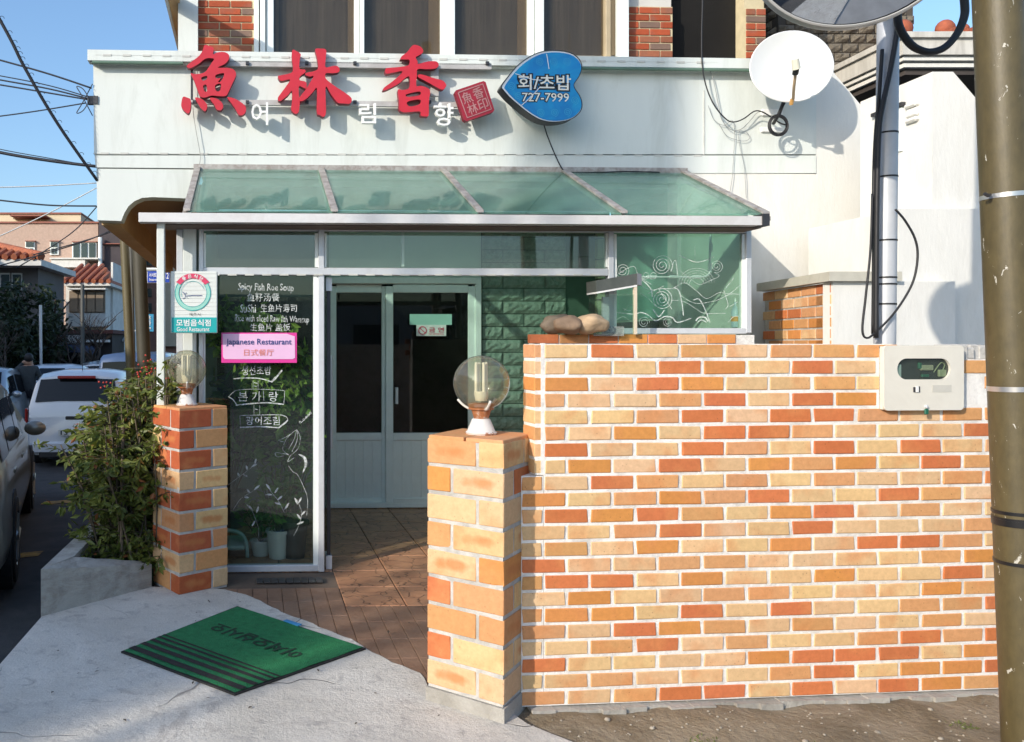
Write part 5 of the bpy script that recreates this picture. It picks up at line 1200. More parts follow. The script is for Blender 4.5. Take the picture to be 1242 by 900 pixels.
# ------------------------------------------------------------------ doormat
hm = .006
mcn = [GP(x, y, 0) for x, y in ((150, 792), (288, 738), (440, 788), (285, 843))]
mat_ = empty('doormat', sum(mcn, Vector())/4, 'green rubber doormat with black stripes and welcome lettering', 'doormat')
def mp(a, b, h=.012):                              # a along left->top, b along left->bottom
    p = mcn[0]*(1-a)*(1-b) + mcn[1]*a*(1-b) + mcn[3]*(1-a)*b + mcn[2]*a*b
    return Vector((p.x, p.y, h))
def Mf(a, b, h): return mp(a, b, h)
green_mat = M('green_mat', (.014, .20, .065), .85, .25, 30, (.03, .27, .10), .4, .8, 150); mat_black = M('mat_black', (.018, .018, .018), .8, .3, 40, (.04, .035, .03), .5, .5, 150)
m = MB(Mf); m.box(-.012, 1.012, -.012, 1.012, .001, .009); m.build('rubber_edge', mat_black, mat_)
m = MB(Mf); nn = 14
m.add([(i/nn, j/nn, .0125+.0015*math.sin(i*1.3+j*.7)) for j in range(nn+1) for i in range(nn+1)], [(j*(nn+1)+i, j*(nn+1)+i+1, (j+1)*(nn+1)+i+1, (j+1)*(nn+1)+i) for j in range(nn) for i in range(nn)])
m.build('pile', green_mat, mat_, smooth=True)
for a0, a1 in ((.035, .085), (.125, .165), (.20, .232), (.262, .284), (.308, .324)):
    m = MB(Mf); m.add([(a, b/12, .0155) for b in range(13) for a in (a0, a1)], [(2*i, 2*i+1, 2*i+3, 2*i+2) for i in range(12)]); m.build('stripe', mat_black, mat_)
text_mb('어서오십시오', .14, .86, .71, .84, lambda x, z, d: mp(1.40-z, 1-x, .0165), flip=False, bold=.03).build('mat_lettering', M('faded_mat_print', (.012, .045, .022), .85, .3, 40), mat_)
m = MB(Mf); m.box(1.0, 1.035, .40, .52, .010, .016); m.build('mat_tag', M('blue_tag', (.05, .28, .55), .5, .1, 9), mat_)
# litter on the apron
twig = M('dry_leaf', (.06, .045, .03), .9, .3, 9)
m = MB()
for i in range(46):
    x, y = rnd.uniform(-1.1, .7), rnd.uniform(2.6, 4.6)
    m.leaf((x, y, .006), (rnd.uniform(-1, 1), rnd.uniform(-1, 1), .15), rnd.uniform(.008, .03), rnd.uniform(.004, .012), (0, 0, 1))
m.build('leaf_litter', twig, kind='stuff', label='scattered specks of dry leaf litter on the concrete apron', cat='litter')
# ------------------------------------------------------------------ planter and bush
pla = empty('planter', (-1.15, 5.2, -.1), 'low stained concrete planter kerb beside the shaded pillar', 'planter')
A_, B_ = (-1.32, 4.32), (-.80, 4.86)
kerbm = M('stained_kerb', (.44, .42, .37), .92, .2, 4, (.22, .20, .165), .75, .5, 45, stretch=(1, 1, 2))
kq = [A_, B_, (-.86, 4.95), (-1.21, 4.60)]; kh = [.262, .135, .13, .255]; kb = MB(); nk = 14
for i in range(nk):
    f0_, f1_ = i/nk, (i+1)/nk
    def kp(f, back, top):
        a_, b_ = (kq[0], kq[1]) if not back else (kq[3], kq[2]); ha, hb3 = (kh[0], kh[1]) if not back else (kh[3], kh[2])
        x_, y_ = a_[0]+(b_[0]-a_[0])*f, a_[1]+(b_[1]-a_[1])*f; j_ = .006*mnoise.noise(Vector((x_*14, y_*14, 2.5 if back else 0)))
        return (x_+j_, y_-j_, (ha+(hb3-ha)*f + j_*1.2) if top else -.12)
    kb.add([kp(f0_, 0, 0), kp(f1_, 0, 0), kp(f1_, 1, 0), kp(f0_, 1, 0), kp(f0_, 0, 1), kp(f1_, 0, 1), kp(f1_, 1, 1), kp(f0_, 1, 1)], BXF if i in (0, nk-1) else [(4, 5, 6, 7), (0, 1, 5, 4), (2, 3, 7, 6)])
kb.build('front_kerb', kerbm, pla)
MB().slab([(-1.322, 4.325), (-1.212, 4.602), (-1.20, 8.5), (-1.32, 8.5)], -.3, .258).build('side_kerb', kerbm, pla)
soil = M('dark_soil', (.045, .038, .025), .95, .3, 12, (.04, .06, .02), .6, .8, 50)
MB().slab([(-1.21, 4.58), (-.85, 4.93), (-.62, 5.1), (-.62, 8.5), (-1.2, 8.5)], -.2, .118).build('soil', soil, pla)
def leaf_mat(name, a, b, tip=None, rough=.5):
    m, n, l, bs_ = nt(name); g = n.new('ShaderNodeNewGeometry')
    f = noisen(n, l, g.outputs['Position'], 6, 3, .6); c = mixc(n, l, ramp(n, l, f, .35, .65), a, b)
    if tip: c = mixc(n, l, ramp(n, l, g.outputs['Random Per Island'], .965, .975), c, tip)
    l.new(c, bs_.inputs['Base Color']); bs_.inputs['Roughness'].default_value = rough; bs_.inputs['Specular IOR Level'].default_value = .4
    tr = n.new('ShaderNodeBsdfTranslucent'); l.new(c, tr.inputs[0]); mx = n.new('ShaderNodeMixShader'); mx.inputs[0].default_value = .25
    l.new(bs_.outputs[0], mx.inputs[1]); l.new(tr.outputs[0], mx.inputs[2]); l.new(mx.outputs[0], n['Material Output'].inputs[0]); return m
nand = leaf_mat('nandina_leaf', (.045, .075, .016), (.20, .225, .042), (.24, .09, .03))
stem_m = M('stem_bark', (.11, .085, .055), .9, .2, 12)
bush = empty('nandina_bush', (-1.0, 5.6, .22), 'tall green leafy shrub with reddish tips growing in the planter', 'bush')
lf = MB(); stm = MB()
for k in range(230):
    bx, by = rnd.uniform(-1.16, -.72), rnd.uniform(4.95, 6.6)
    tx = bx + rnd.uniform(-.26, .14); ty = by + rnd.uniform(-.25, .2); q_ = min(1, max(0, (tx+1.45)/.75)); hgt = (.68+.62*q_)*(rnd.uniform(.78, 1.02) if rnd.random() < .6 else rnd.uniform(.35, .8))
    pts = crom([(bx, by, .1), ((bx+tx)/2+rnd.uniform(-.05, .05), (by+ty)/2, .2+hgt*.5), (tx, ty, .2+hgt)], False, 5)
    stm.tube(pts, .009, 5, .004)
    for i in range(rnd.randint(13, 18)):
        t = rnd.uniform(.06, 1); p = pts[min(len(pts)-1, int(t*(len(pts)-1)))]
        a = rnd.uniform(0, 6.28); tw = Vector((math.cos(a), math.sin(a), rnd.uniform(-.1, .6))).normalized(); tl = rnd.uniform(.10, .26)
        e = p + tw*tl - Vector((0, 0, .05*rnd.random())); stm.tube([p, (p+e)/2+Vector((0, 0, .02)), e], .003, 3, .0015)
        for j in range(rnd.randint(9, 14)):
            q = p.lerp(e, rnd.uniform(.25, 1.05)); d = (tw*rnd.uniform(.2, 1)+Vector((rnd.uniform(-1, 1), rnd.uniform(-1, 1), rnd.uniform(-1.0, .3)))).normalized()
            if q.x > -.66 and q.y < 5.3 or q.x < -1.62: continue
            lf.leaf(q, d, rnd.uniform(.04, .085), rnd.uniform(.018, .034))
lf.build('foliage', nand, bush); stm.build('stems', stem_m, bush, smooth=True)
m = MB()
for (x, y, z) in ((-.86, 5.05, 1.40), (-.83, 5.0, 1.36), (-1.13, 5.0, 1.26), (-.73, 5.2, 1.32), (-.9, 4.95, 1.33)):
    for j in range(6): m.ball((x+rnd.gauss(0, .022), y+rnd.gauss(0, .022), z+rnd.gauss(0, .028)), .007, 6, 5)
m.build('berries', M('red_berry', (.42, .035, .02), .4, .2, 9), bush, smooth=True, kind='stuff')
m = MB(); gcol = leaf_mat('ground_cover', (.018, .03, .010), (.05, .06, .02))
for k in range(1400):
    x, y = rnd.uniform(-1.2, -.72), rnd.uniform(4.62, 6.5)
    if y < 4.6+ (x+1.2)*1.0: continue
    m.leaf((x, y, .115), (rnd.uniform(-1, 1), rnd.uniform(-1, 1), rnd.uniform(.1, 1.3)), rnd.uniform(.02, .06), rnd.uniform(.006, .016))
m.build('ground_cover', gcol, kind='stuff', label='low dark weeds covering the soil of the planter', cat='weeds')
m = MB(); m.tube([(-1.0, 4.93, .2), (-.995, 4.95, .98)], .011, 8); m.build('plant_stake', M('old_stake', (.16, .12, .08), .9, .2, 9), None, smooth=40, label='thin brown plant stake standing in front of the shrub', cat='stake')

# ------------------------------------------------------------------ plants and chair behind the lettered glass
gl1 = leaf_mat('lobby_leaf', (.05, .12, .02), (.16, .28, .05)); potw = M('white_pot', (.62, .62, .58), .4, .06, 5); potd = M('dark_pot', (.05, .045, .04), .6, .1, 5)
def potted(label, px, w_, r, hp, hl, n_, ln, mat=gl1, pot=potw, z0=-.005, sp=.55):
    u_ = FP(px, 600, w_)[0]; c = G(u_, w_, z0); t = empty('potted_plant', c, label, 'plant', 'potted plants behind the glass')
    MB(lambda x, y, z: c+Vector((x, y, z))).lathe([(r*.72, 0), (r*.95, hp*.9), (r*1.05, hp*.9), (r*1.05, hp), (r*.9, hp), (r*.85, hp*.85)], n=20).build('pot', pot, t, smooth=35)
    m = MB(); s_ = MB()
    for k in range(n_):
        a = rnd.uniform(0, 6.28); tip = c + Vector((math.cos(a)*hl*rnd.uniform(.05, sp), math.sin(a)*hl*rnd.uniform(.05, sp*.7), hp+hl*rnd.uniform(.3, 1)))
        pts = crom([c+Vector((0, 0, hp*.8)), c.lerp(tip, .6)+Vector((0, 0, hl*.15)), tip], False, 4); s_.tube(pts, .004, 4, .002)
        for j in range(9):
            p = pts[rnd.randint(3, len(pts)-1)]; m.leaf(p, (rnd.uniform(-1, 1), rnd.uniform(-1, 1), rnd.uniform(-.5, .8)), ln*rnd.uniform(.6, 1.2), ln*.42)
    m.build('foliage', mat, t); s_.build('stems', stem_m, t, smooth=True)
potted('fern in a white round pot behind the lettered glass', 337, .35, .085, .20, .55, 26, .10)
potted('small leafy plant in a short white pot left of the fern', 316, .42, .075, .11, .35, 14, .08)
potted('tall broad leaved plant in a dark pot behind the lettered glass', 357, .36, .10, .26, 1.25, 40, .10, pot=potd, sp=.13)
potted('bushy dark plant against the lobby side wall behind the glass', 282, 1.3, .12, .3, 1.1, 36, .16, pot=potd)
m = MB(); s_ = MB(); ivy_t = empty('hanging_vine', G(FP(310, 380, .35)[0], .35, 1.3), 'green leafy vine hanging across the lobby behind the pen lettering', 'plant')
for k in range(24):
    x0 = rnd.uniform(250, 312); pts = crom([G(*(lambda f: (f[0], .12, f[1]))(FP(x, y, .12))) for x, y in ((x0, 385+rnd.uniform(-12, 20)), (x0+22, 395+rnd.uniform(-15, 25)), (x0+40, 430+rnd.uniform(-25, 25)), (x0+62, 445+rnd.uniform(-45, 60)))], False, 5)
    s_.tube(pts, .003, 4)
    for p in pts:
        for j in range(4): m.leaf(p+Vector((rnd.gauss(0, .04), abs(rnd.gauss(0, .06))-.03, rnd.gauss(0, .05))), (rnd.uniform(-1, 1), rnd.uniform(-1, 1), rnd.uniform(-1, .2)), rnd.uniform(.05, .10), rnd.uniform(.03, .05))
m.build('foliage', leaf_mat('ivy_leaf', (.08, .17, .02), (.28, .38, .07)), ivy_t); s_.build('stems', stem_m, ivy_t)
ch = empty('plastic_chair', G(FP(283, 690, .35)[0], .35, 0), 'pale green plastic chair back just inside the glass by the pillar', 'chair')
plm = M('mint_plastic', (.34, .46, .40), .4, .06, 6); uc = FP(283, 690, .35)[0]
m = MB(G); m.tube([tuple(p) for p in crom([(uc-.16, .35, .02), (uc-.15, .35, .14), (uc-.08, .36, .185), (uc+.03, .36, .175), (uc+.085, .35, .12), (uc+.10, .34, .0)], False, 5)], .014, 8); m.build('back_frame', plm, ch, smooth=True)
m = MB(G); m.cbox(uc-.14, uc+.08, .30, .62, .06, .09, .01); m.build('seat', plm, ch)
for a in (-.13, .07): 
    m = MB(G); m.tube([(uc+a, .58, .06), (uc+a*1.15, .62, -.005)], .012, 8); m.build('leg', plm, ch)

# ------------------------------------------------------------------ vehicles
tyre_m = M('tyre', (.012, .012, .013), .8, .2, 12); rim_m = M('alloy_rim', (.35, .36, .37), .35, .1, 9, metal=.8)
carglass = glass('car_glass', (.06, .07, .08), 1.6); cg2, n_, l_, b_ = nt('tinted_car_glass'); b_.inputs['Base Color'].default_value = (.008, .009, .011, 1); b_.inputs['Roughness'].default_value = .06; b_.inputs['Specular IOR Level'].default_value = .28
taill = M('tail_lamp', (.30, .02, .02), .2, .1, 9); headl = M('head_lamp', (.6, .62, .62), .1, .1, 9); plate_m = M('plate_white', (.62, .64, .60), .5, .05, 9); plast = M('black_plastic', (.02, .02, .021), .6, .1, 9)
def paint(name, c, metal=.3): return M(name, c, .28, .05, 2, metal=metal, coat=.6, spec=.5)
PROF = {  # y as share of length from the rear, then belt height, roof height, half-width share, roof half-width share
 'suv':   [(0, .52, .56, .90, .78), (.02, .62, .70, .97, .80), (.045, .64, .92, .99, .80), (.10, .64, .985, 1, .80), (.30, .64, 1.0, 1, .80), (.50, .63, .99, 1, .80), (.60, .62, .955, 1, .79), (.71, .61, .70, 1, .83), (.76, .60, .63, .99, .88), (.90, .55, .58, .96, .82), (.97, .48, .52, .90, .74), (1, .38, .42, .82, .66)],
 'hatch': [(0, .50, .54, .90, .78), (.015, .60, .66, .97, .80), (.05, .62, .94, .99, .80), (.10, .62, .985, 1, .80), (.30, .61, 1.0, 1, .80), (.52, .60, .975, 1, .79), (.62, .59, .90, 1, .79), (.74, .58, .65, 1, .84), (.80, .56, .60, .98, .86), (.92, .50, .54, .94, .80), (1, .36, .42, .82, .66)],
 'sedan': [(0, .48, .52, .88, .78), (.02, .60, .64, .95, .82), (.14, .63, .66, .99, .84), (.20, .63, .74, 1, .80), (.30, .62, .96, 1, .78), (.45, .61, 1.0, 1, .78), (.56, .60, .97, 1, .77), (.70, .58, .66, 1, .84), (.78, .56, .60, .98, .86), (.93, .50, .54, .94, .80), (1, .38, .42, .82, .66)],
 'van':   [(0, .50, .56, .92, .84), (.01, .56, .90, .98, .86), (.04, .56, .985, 1, .86), (.3, .56, 1, 1, .86), (.7, .55, .99, 1, .86), (.80, .54, .93, 1, .85), (.93, .50, .58, .98, .86), (.98, .42, .48, .93, .78), (1, .34, .40, .86, .7)]}
def car(kind, label, x, y, rz, Ln, Wd, H, pm, z=None, name='parked_car', plate=None, detail=False):
    z = road_h(y) if z is None else z
    t = empty(name, (x, y, z), label, 'car', 'cars parked along the side street')
    c, s_ = math.cos(rz), math.sin(rz)
    def F(a, b, h): return Vector((x + a*c - b*s_, y + a*s_ + b*c, z + h))     # a right, b forward
    pr = PROF[kind]; hw = Wd/2; zb = .20*H/1.5; m = MB(F); rings = []
    def ring(p):
        f, be_, ro, wk, wt = p; yb = (f-.5)*Ln; be2, ro2 = be_*H, ro*H; wm, wtt = hw*wk, hw*wt*(1 if ro-be_ > .2 else min(1.12, 1.0+.2*(1-(ro-be_)/.2)))
        cr = min(.10, (ro2-be2)*.4)
        return [(wm*.86, yb, zb), (wm*.97, yb, zb+.10), (wm, yb, zb+.26*H*.6), (wm*.985, yb, (zb+be2)*.56), (wm*.955, yb, be2-.02), (wm*.935, yb, be2+.005), (wtt+.02, yb, ro2-cr), (wtt-.05, yb, ro2-cr*.25), (wtt*.5, yb, ro2+.012*H)]
    for p in pr:
        h = ring(p); rings.append(h + [(-q[0], q[1], q[2]) for q in h[::-1]])
    k = len(rings[0]); vs = [q for r_ in rings for q in r_]
    fs = [(i*k+j, i*k+(j+1) % k, (i+1)*k+(j+1) % k, (i+1)*k+j) for i in range(len(rings)-1) for j in range(k)]
    fs += [list(range(k-1, -1, -1)), list(range((len(rings)-1)*k, len(rings)*k))]
    m.add(vs, fs); m.build('body', pm, t, smooth=38)
    # side glass: strips laid just off the cabin flanks
    cab = [p for p in pr if p[2]-p[1] > .2]
    f0, f1 = cab[0][0]+.03, cab[-1][0]+.05
    def at(f):
        for a_, b_ in zip(pr, pr[1:]):
            if a_[0] <= f <= b_[0]: q = (f-a_[0])/(b_[0]-a_[0]); return tuple(u_+(v_-u_)*q for u_, v_ in zip(a_, b_))
    cuts = [f0, f0+(f1-f0)*.24, f0+(f1-f0)*.62, f1+.01] if kind != 'sedan' else [f0-.02, f0+(f1-f0)*.5, f1+.02]
    for sd in (-1, 1):
        for a_, b_ in zip(cuts, cuts[1:]):
            n6 = 5; vs = []
            for i in range(n6+1):
                f = a_+.008+(b_-a_-.016)*i/n6; h = ring(at(f)); q5, q6 = h[5], h[6]
                lo_, hi_ = .06, .90
                for g_ in (lo_, hi_): vs.append((sd*(q5[0]+(q6[0]-q5[0])*g_+.008), q5[1], q5[2]+(q6[2]-q5[2])*g_))
            mm = MB(F); mm.add(vs, [(2*i, 2*i+2, 2*i+3, 2*i+1) for i in range(n6)]); mm.build('side_window', cg2, t, smooth=True)
    # rear and front screens
    for which in ('rear', 'front'):
        if which == 'rear':
            ia = next(i for i, p in enumerate(pr) if p[2]-p[1] > .2); a_, b_ = pr[ia-1], pr[ia]
        else:
            ia = max(i for i, p in enumerate(pr) if p[2]-p[1] > .2); a_, b_ = pr[ia+1], pr[ia]
        def rf(p, g_, side): h = ring(p); q6, q7 = h[6], h[7]; return (side*(q7[0]*.96), p[0], q7[2])
        ha, hb2 = ring(a_), ring(b_); sgn = -1 if which == 'rear' else 1; vs = []
        for g_ in (.06, .5, .93):
            ya = ha[7][1]+(hb2[7][1]-ha[7][1])*g_; za = ha[7][2]+(hb2[7][2]-ha[7][2])*g_; wa = ha[7][0]+(hb2[7][0]-ha[7][0])*g_
            for sd in (-1, -.4, .4, 1): vs.append((sd*wa*.97, ya+sgn*.014, za+.014+(.02 if abs(sd) < .5 else 0)))
        mm = MB(F); mm.add(vs, [(4*r_+i, 4*r_+i+1, 4*r_+i+5, 4*r_+i+4) for r_ in range(2) for i in range(3)]); mm.build(which+'_window', cg2, t, smooth=True)
    # lamps, bumpers, plates
    rb = -Ln/2
    for sd in (-1, 1):
        mm = MB(F); mm.cbox(sd*hw*.90-.07, sd*hw*.90+.03*sd, rb-.012, rb+.12, H*.46, H*.62, .02); mm.build('tail_lamp', taill, t)
        mm = MB(F); mm.cbox(sd*hw*.66-.10, sd*hw*.66+.10, Ln/2-.16, Ln/2-.02, H*.36, H*.44, .02); mm.build('head_lamp', headl, t)
    mm = MB(F); mm.cbox(-hw*.86, hw*.86, rb-.05, rb+.1, zb+.02, H*.27, .03); mm.build('rear_bumper', pm, t)
    mm = MB(F); mm.cbox(-hw*.7, hw*.7, rb-.055, rb+.1, zb-.05, zb+.06, .02); mm.build('bumper_skirt', plast, t)
    mm = MB(F); mm.cbox(-hw*.82, hw*.82, Ln/2-.12, Ln/2+.03, zb, H*.27, .03); mm.build('front_bumper', plast, t)
    pl = MB(F); pl.cbox(-.26, .26, rb-.062, rb-.045, H*.335, H*.40, .004); plo = pl.build('number_plate', plate_m, t)
    if plate:
        text_mb(plate, -.22, .22, H*.345, H*.39, lambda x_, z_, d_: F(x_, rb-.066, z_), bold=.02).build('plate_number', blk, plo)
    # wheels
    rw_ = .215*H
    for sd in (-1, 1):
        for f in (.19, .80):
            cy_ = (f-.5)*Ln; w_e = None
            ar = MB(F); ar.lathe([(rw_*1.16, sd*hw*.80), (rw_*1.16, sd*hw*.992)], (0, cy_, rw_), 24, 'x'); ar.build('wheel_arch', plast, t)
            wo = MB(F); wo.lathe([(rw_*.62, sd*hw*.80), (rw_*.97, sd*hw*.80), (rw_, sd*hw*.84), (rw_, sd*hw*.98), (rw_*.95, sd*hw*1.012), (rw_*.66, sd*hw*1.016), (rw_*.62, sd*hw*.99)], (0, cy_, rw_), 28, 'x'); wh = wo.build('wheel', tyre_m, t, smooth=40)
            ri = MB(F); ri.lathe([(rw_*.63, sd*hw*.985), (rw_*.60, sd*hw*1.012), (rw_*.54, sd*hw*.985)], (0, cy_, rw_), 24, 'x'); 
            for q in range(5):
                a_ = R(72*q+10); ri.tube([(sd*hw*1.0, cy_, rw_), (sd*hw*1.0, cy_+rw_*.58*math.cos(a_), rw_+rw_*.58*math.sin(a_))], rw_*.085, 6)
            ri.lathe([(rw_*.15, sd*hw*.98), (rw_*.13, sd*hw*1.018)], (0, cy_, rw_), 12, 'x'); ri.build('rim', rim_m, wh, smooth=40)
    # door mirrors and handles
    for sd in (-1, 1):
        q = ring(at(cab[-1][0]+.03)); mm = MB(F); mm.ball((sd*(q[5][0]+.11), q[5][1], q[5][2]+.06), .1, 14, 9, (1.05, .62, .72)); mm.build('door_mirror', pm, t, smooth=True)
        for f in (f0+(f1-f0)*.32, f0+(f1-f0)*.70):
            q = ring(at(f)); mm = MB(F); mm.cbox(sd*q[4][0]-.02, sd*q[4][0]+.022*sd+.0, q[4][1]-.09, q[4][1]+.09, q[4][2]-.12, q[4][2]-.085, .008); mm.build('door_handle', pm if not detail else rim_m, t)
    if detail:
        mm = MB(F); mm.tube([(0, rb+.55, H*1.0), (0, rb+.50, H*1.0+.24)], .006, 5); mm.build('antenna', plast, t)
        mm = MB(F); mm.cbox(-.30, .30, rb+.05, rb+.12, H*.925, H*.955, .01); mm.build('stop_lamp', taill, t)
        mm = MB(F); mm.cbox(-.16, .16, rb-.02, rb+.03, H*.50, H*.535, .01); mm.build('tailgate_handle', plast, t)
    return t
pt_beige = paint('greige_paint', (.26, .255, .22)); pt_white = paint('white_car_paint', (.62, .66, .70), .05); pt_blue = paint('navy_paint', (.012, .02, .05)); pt_silver = paint('silver_paint', (.38, .40, .42), .6); pt_grey = paint('slate_paint', (.10, .11, .125), .4)
car('hatch', 'grey beige car parked nearest at the photo edge, wing mirror out', -3.16, 6.85, R(15), 4.3, 1.78, 1.47, pt_beige, z=-.25)
car('hatch', 'white hatchback seen from behind beside the shrub, number plate showing', -3.35, 14.3, R(3), 3.7, 1.62, 1.52, pt_white, plate='13 1342', detail=True)
car('sedan', 'white car with dark blue screen standing just beyond the person', -5.5, 19.6, R(4), 4.3, 1.72, 1.46, pt_white)
car('van', 'dark navy van parked behind the white hatchback', -6.55, 25.8, R(3), 4.6, 1.85, 1.95, pt_blue)
car('suv', 'slate grey suv standing behind the navy van', -6.9, 33.5, R(3), 4.4, 1.84, 1.72, pt_grey)
car('hatch', 'silver hatchback behind the top of the shrub', -4.75, 22.4, R(3), 3.7, 1.62, 1.5, pt_silver)
car('sedan', 'silver saloon in the far row at the photo edge', -6.3, 16.2, R(183), 4.4, 1.78, 1.48, pt_silver)
car('van', 'pale blue van beyond the shrub beside the white post', -3.6, 21.0, R(0), 4.4, 1.7, 1.75, paint('pale_blue_paint', (.22, .28, .38)))

# ------------------------------------------------------------------ person seen from behind
def person():
    px, py = -5.46, 17.0; z0 = road_h(17.0)
    t = empty('person', (px, py, z0), 'person in dark grey sweater seen from behind, one arm raised to the head', 'person')
    J = {'pel': (0, 0, .95), 'sp': (0, .0, 1.15), 'ch': (0, -.01, 1.36), 'nk': (0, 0, 1.50), 'hd': (0, .02, 1.60), 'top': (0, .02, 1.70),
         'sr': (.17, 0, 1.42), 'er': (.26, .04, 1.17), 'wr': (.24, .16, .96), 'hr': (.23, .20, .88), 'sl': (-.17, 0, 1.42), 'el': (-.36, .06, 1.34), 'wl': (-.20, .14, 1.52), 'hl': (-.12, .15, 1.60),
         'pr': (.09, 0, .88), 'kr': (.10, .02, .50), 'ar': (.11, 0, .09), 'tr': (.12, .16, .04), 'p_l': (-.09, 0, .88), 'kl': (-.10, .02, .50), 'al': (-.11, 0, .09), 'tl': (-.12, .16, .04)}
    rad = {'pel': .145, 'sp': .135, 'ch': .155, 'nk': .06, 'hd': .085, 'top': .075, 'sr': .075, 'er': .052, 'wr': .035, 'hr': .04, 'sl': .075, 'el': .052, 'wl': .035, 'hl': .04, 'pr': .10, 'kr': .07, 'ar': .05, 'tr': .045, 'p_l': .10, 'kl': .07, 'al': .05, 'tl': .045}
    E_ = [('pel', 'sp'), ('sp', 'ch'), ('ch', 'nk'), ('nk', 'hd'), ('hd', 'top'), ('ch', 'sr'), ('sr', 'er'), ('er', 'wr'), ('wr', 'hr'), ('ch', 'sl'), ('sl', 'el'), ('el', 'wl'), ('wl', 'hl'), ('pel', 'pr'), ('pr', 'kr'), ('kr', 'ar'), ('ar', 'tr'), ('pel', 'p_l'), ('p_l', 'kl'), ('kl', 'al'), ('al', 'tl')]
    ks = list(J); me = bpy.data.meshes.new('body'); me.from_pydata([J[k] for k in ks], [(ks.index(a), ks.index(b)) for a, b in E_], [])
    o = bpy.data.objects.new('tmp_body', me); col.objects.link(o); md = o.modifiers.new('skin', 'SKIN')
    for k, sv_ in zip(ks, me.skin_vertices[0].data): sv_.radius = (rad[k]*(1.15 if k in ('ch', 'sp', 'pel') else 1), rad[k]*(.8 if k in ('ch', 'sp', 'pel') else 1)); sv_.use_root = (k == 'pel')
    o.modifiers.new('sub', 'SUBSURF').levels = 2
    dg = bpy.context.evaluated_depsgraph_get(); dg.update(); m2 = bpy.data.meshes.new_from_object(o.evaluated_get(dg)); bpy.data.objects.remove(o)
    m2.materials.clear()
    for mm in (M('grey_sweater', (.045, .055, .06), .9, .15, 12), M('dark_trousers', (.015, .017, .025), .9, .15, 12), M('skin', (.42, .24, .16), .6, .08, 9), M('dark_shoes', (.02, .018, .016), .6, .1, 9)): m2.materials.append(mm)
    for p in m2.polygons:
        c = p.center; p.use_smooth = True
        hand = (c - Vector(J['hr'])).length < .09 or (c - Vector(J['hl'])).length < .08
        p.material_index = 2 if (c.z > 1.49 and abs(c.x) < .1) or hand else (3 if c.z < .10 else (1 if c.z < .97 else 0))
    link('body', m2, t, (px, py, z0))
    m = MB(); m.ball((px, py-.005, z0+1.665), .098, 18, 12, (1, 1.08, 1.05)); hair = m.build('hair', M('black_hair', (.012, .010, .010), .6, .2, 20), t, smooth=True)
    for sx in (-1, 1):
        f = MB(); o0 = Vector((px, py, z0)); b_ = o0 + Vector(J['hr' if sx > 0 else 'hl'])
        for k in range(5):                         # four fingers and a thumb, slightly curled
            d = Vector((.008*(k-2), .02, -.075+.006*abs(k-2) if sx > 0 else .06)) if k else Vector((-.035*sx, .03, -.02))
            b2 = b_ + Vector((.015*(k-2), .01, 0)); f.tube([b2, b2+d*.6, b2+d+Vector((0, .015, 0))], .0085, 6, .007)
        f.build('hand', bpy.data.materials['skin'], t, smooth=True)
person()
# ------------------------------------------------------------------ street behind
stucco_p = M('pink_stucco', (.46, .33, .26), .9, .15, 8, (.36, .25, .20), .4, .3, 30); cream_s = M('cream_stucco', (.62, .52, .36), .9, .08, 2)
trim_r = M('red_brown_trim', (.26, .09, .06), .7, .1, 5); wall_w = M('white_house_wall', (.66, .65, .61), .85, .08, 2, (.45, .44, .40), .4); wall_d = M('shaded_plum_wall', (.055, .045, .05), .85, .15, 2)
win_d = M('far_window_dark', (.03, .05, .05), .15, .2, 2); far_tile = M('orange_pantile', (.40, .12, .05), .8, .3, 9, (.22, .07, .04), .6, .3, 20)
def zb(name, px0, py0, px1, py1, z, d, mat, parent, **k):
    a, b = P(px0, py1, z), P(px1, py0, z); return obox(ident, name, mat, parent, a.x, b.x, z, z+d, a.z, b.z, **k)
GZ = -.62
pb = empty('apartment_block', P(40, 418, 48) - Vector((0, 0, EYE-GZ)), 'pink stuccoed block with cream roof storey at the end of the street', 'building')
a, b = P(-90, 270, 46), P(119, 270, 46); obox(ident, 'wall', stucco_p, pb, a.x, b.x, 46, 56, GZ, a.z); zb('parapet_trim', -90, 268.6, 119.6, 270.6, 45.9, 10.2, trim_r, pb)
a, b = P(-90, 259, 47.5), P(98, 259, 47.5); obox(ident, 'roof_storey', cream_s, pb, a.x, b.x, 47.5, 55, P(0, 270, 46).z, a.z); zb('roof_trim', -90, 257.6, 98.5, 259.4, 47.4, 7.7, trim_r, pb)
zb('roof_canopy', 12, 260.5, 55, 262, 46.3, 1.1, trim_r, pb); zb('roof_recess', 16, 262, 58, 265.6, 47.3, .15, M('recess_brown', (.14, .10, .06), .9, .1, 3), pb)
for x0, y0, x1, y1, k in ((30.5, 293, 42, 307, 1), (60.5, 293, 71, 309, 1), (87.5, 294, 117, 313, 3)):
    w_ = zb('window', x0, y0, x1, y1, 45.9, .2, alu_w, pb)
    for i in range(k):
        q0 = x0+.9+(x1-x0-.9)*i/k; q1 = x0+(x1-x0-.9)*(i+1)/k
        if k == 1: zb('pane', q0, y0+.8, q1-.6, y0+6.4, 45.85, .06, win_d, w_); zb('pane', q0+.8, y0+8.2, q0+4, y1-1.4, 45.85, .06, win_d, w_); zb('pane', q0+5, y0+8.2, q1-1.5, y1-1.4, 45.85, .06, win_d, w_)
        else: zb('pane', q0+.4, y0+1, q1-.8, y1-.8, 45.85, .06, win_d, w_)
    zb('lintel', x0-.5, y0-1.3, x1+.5, y0-.3, 45.8, .3, trim_r, pb)
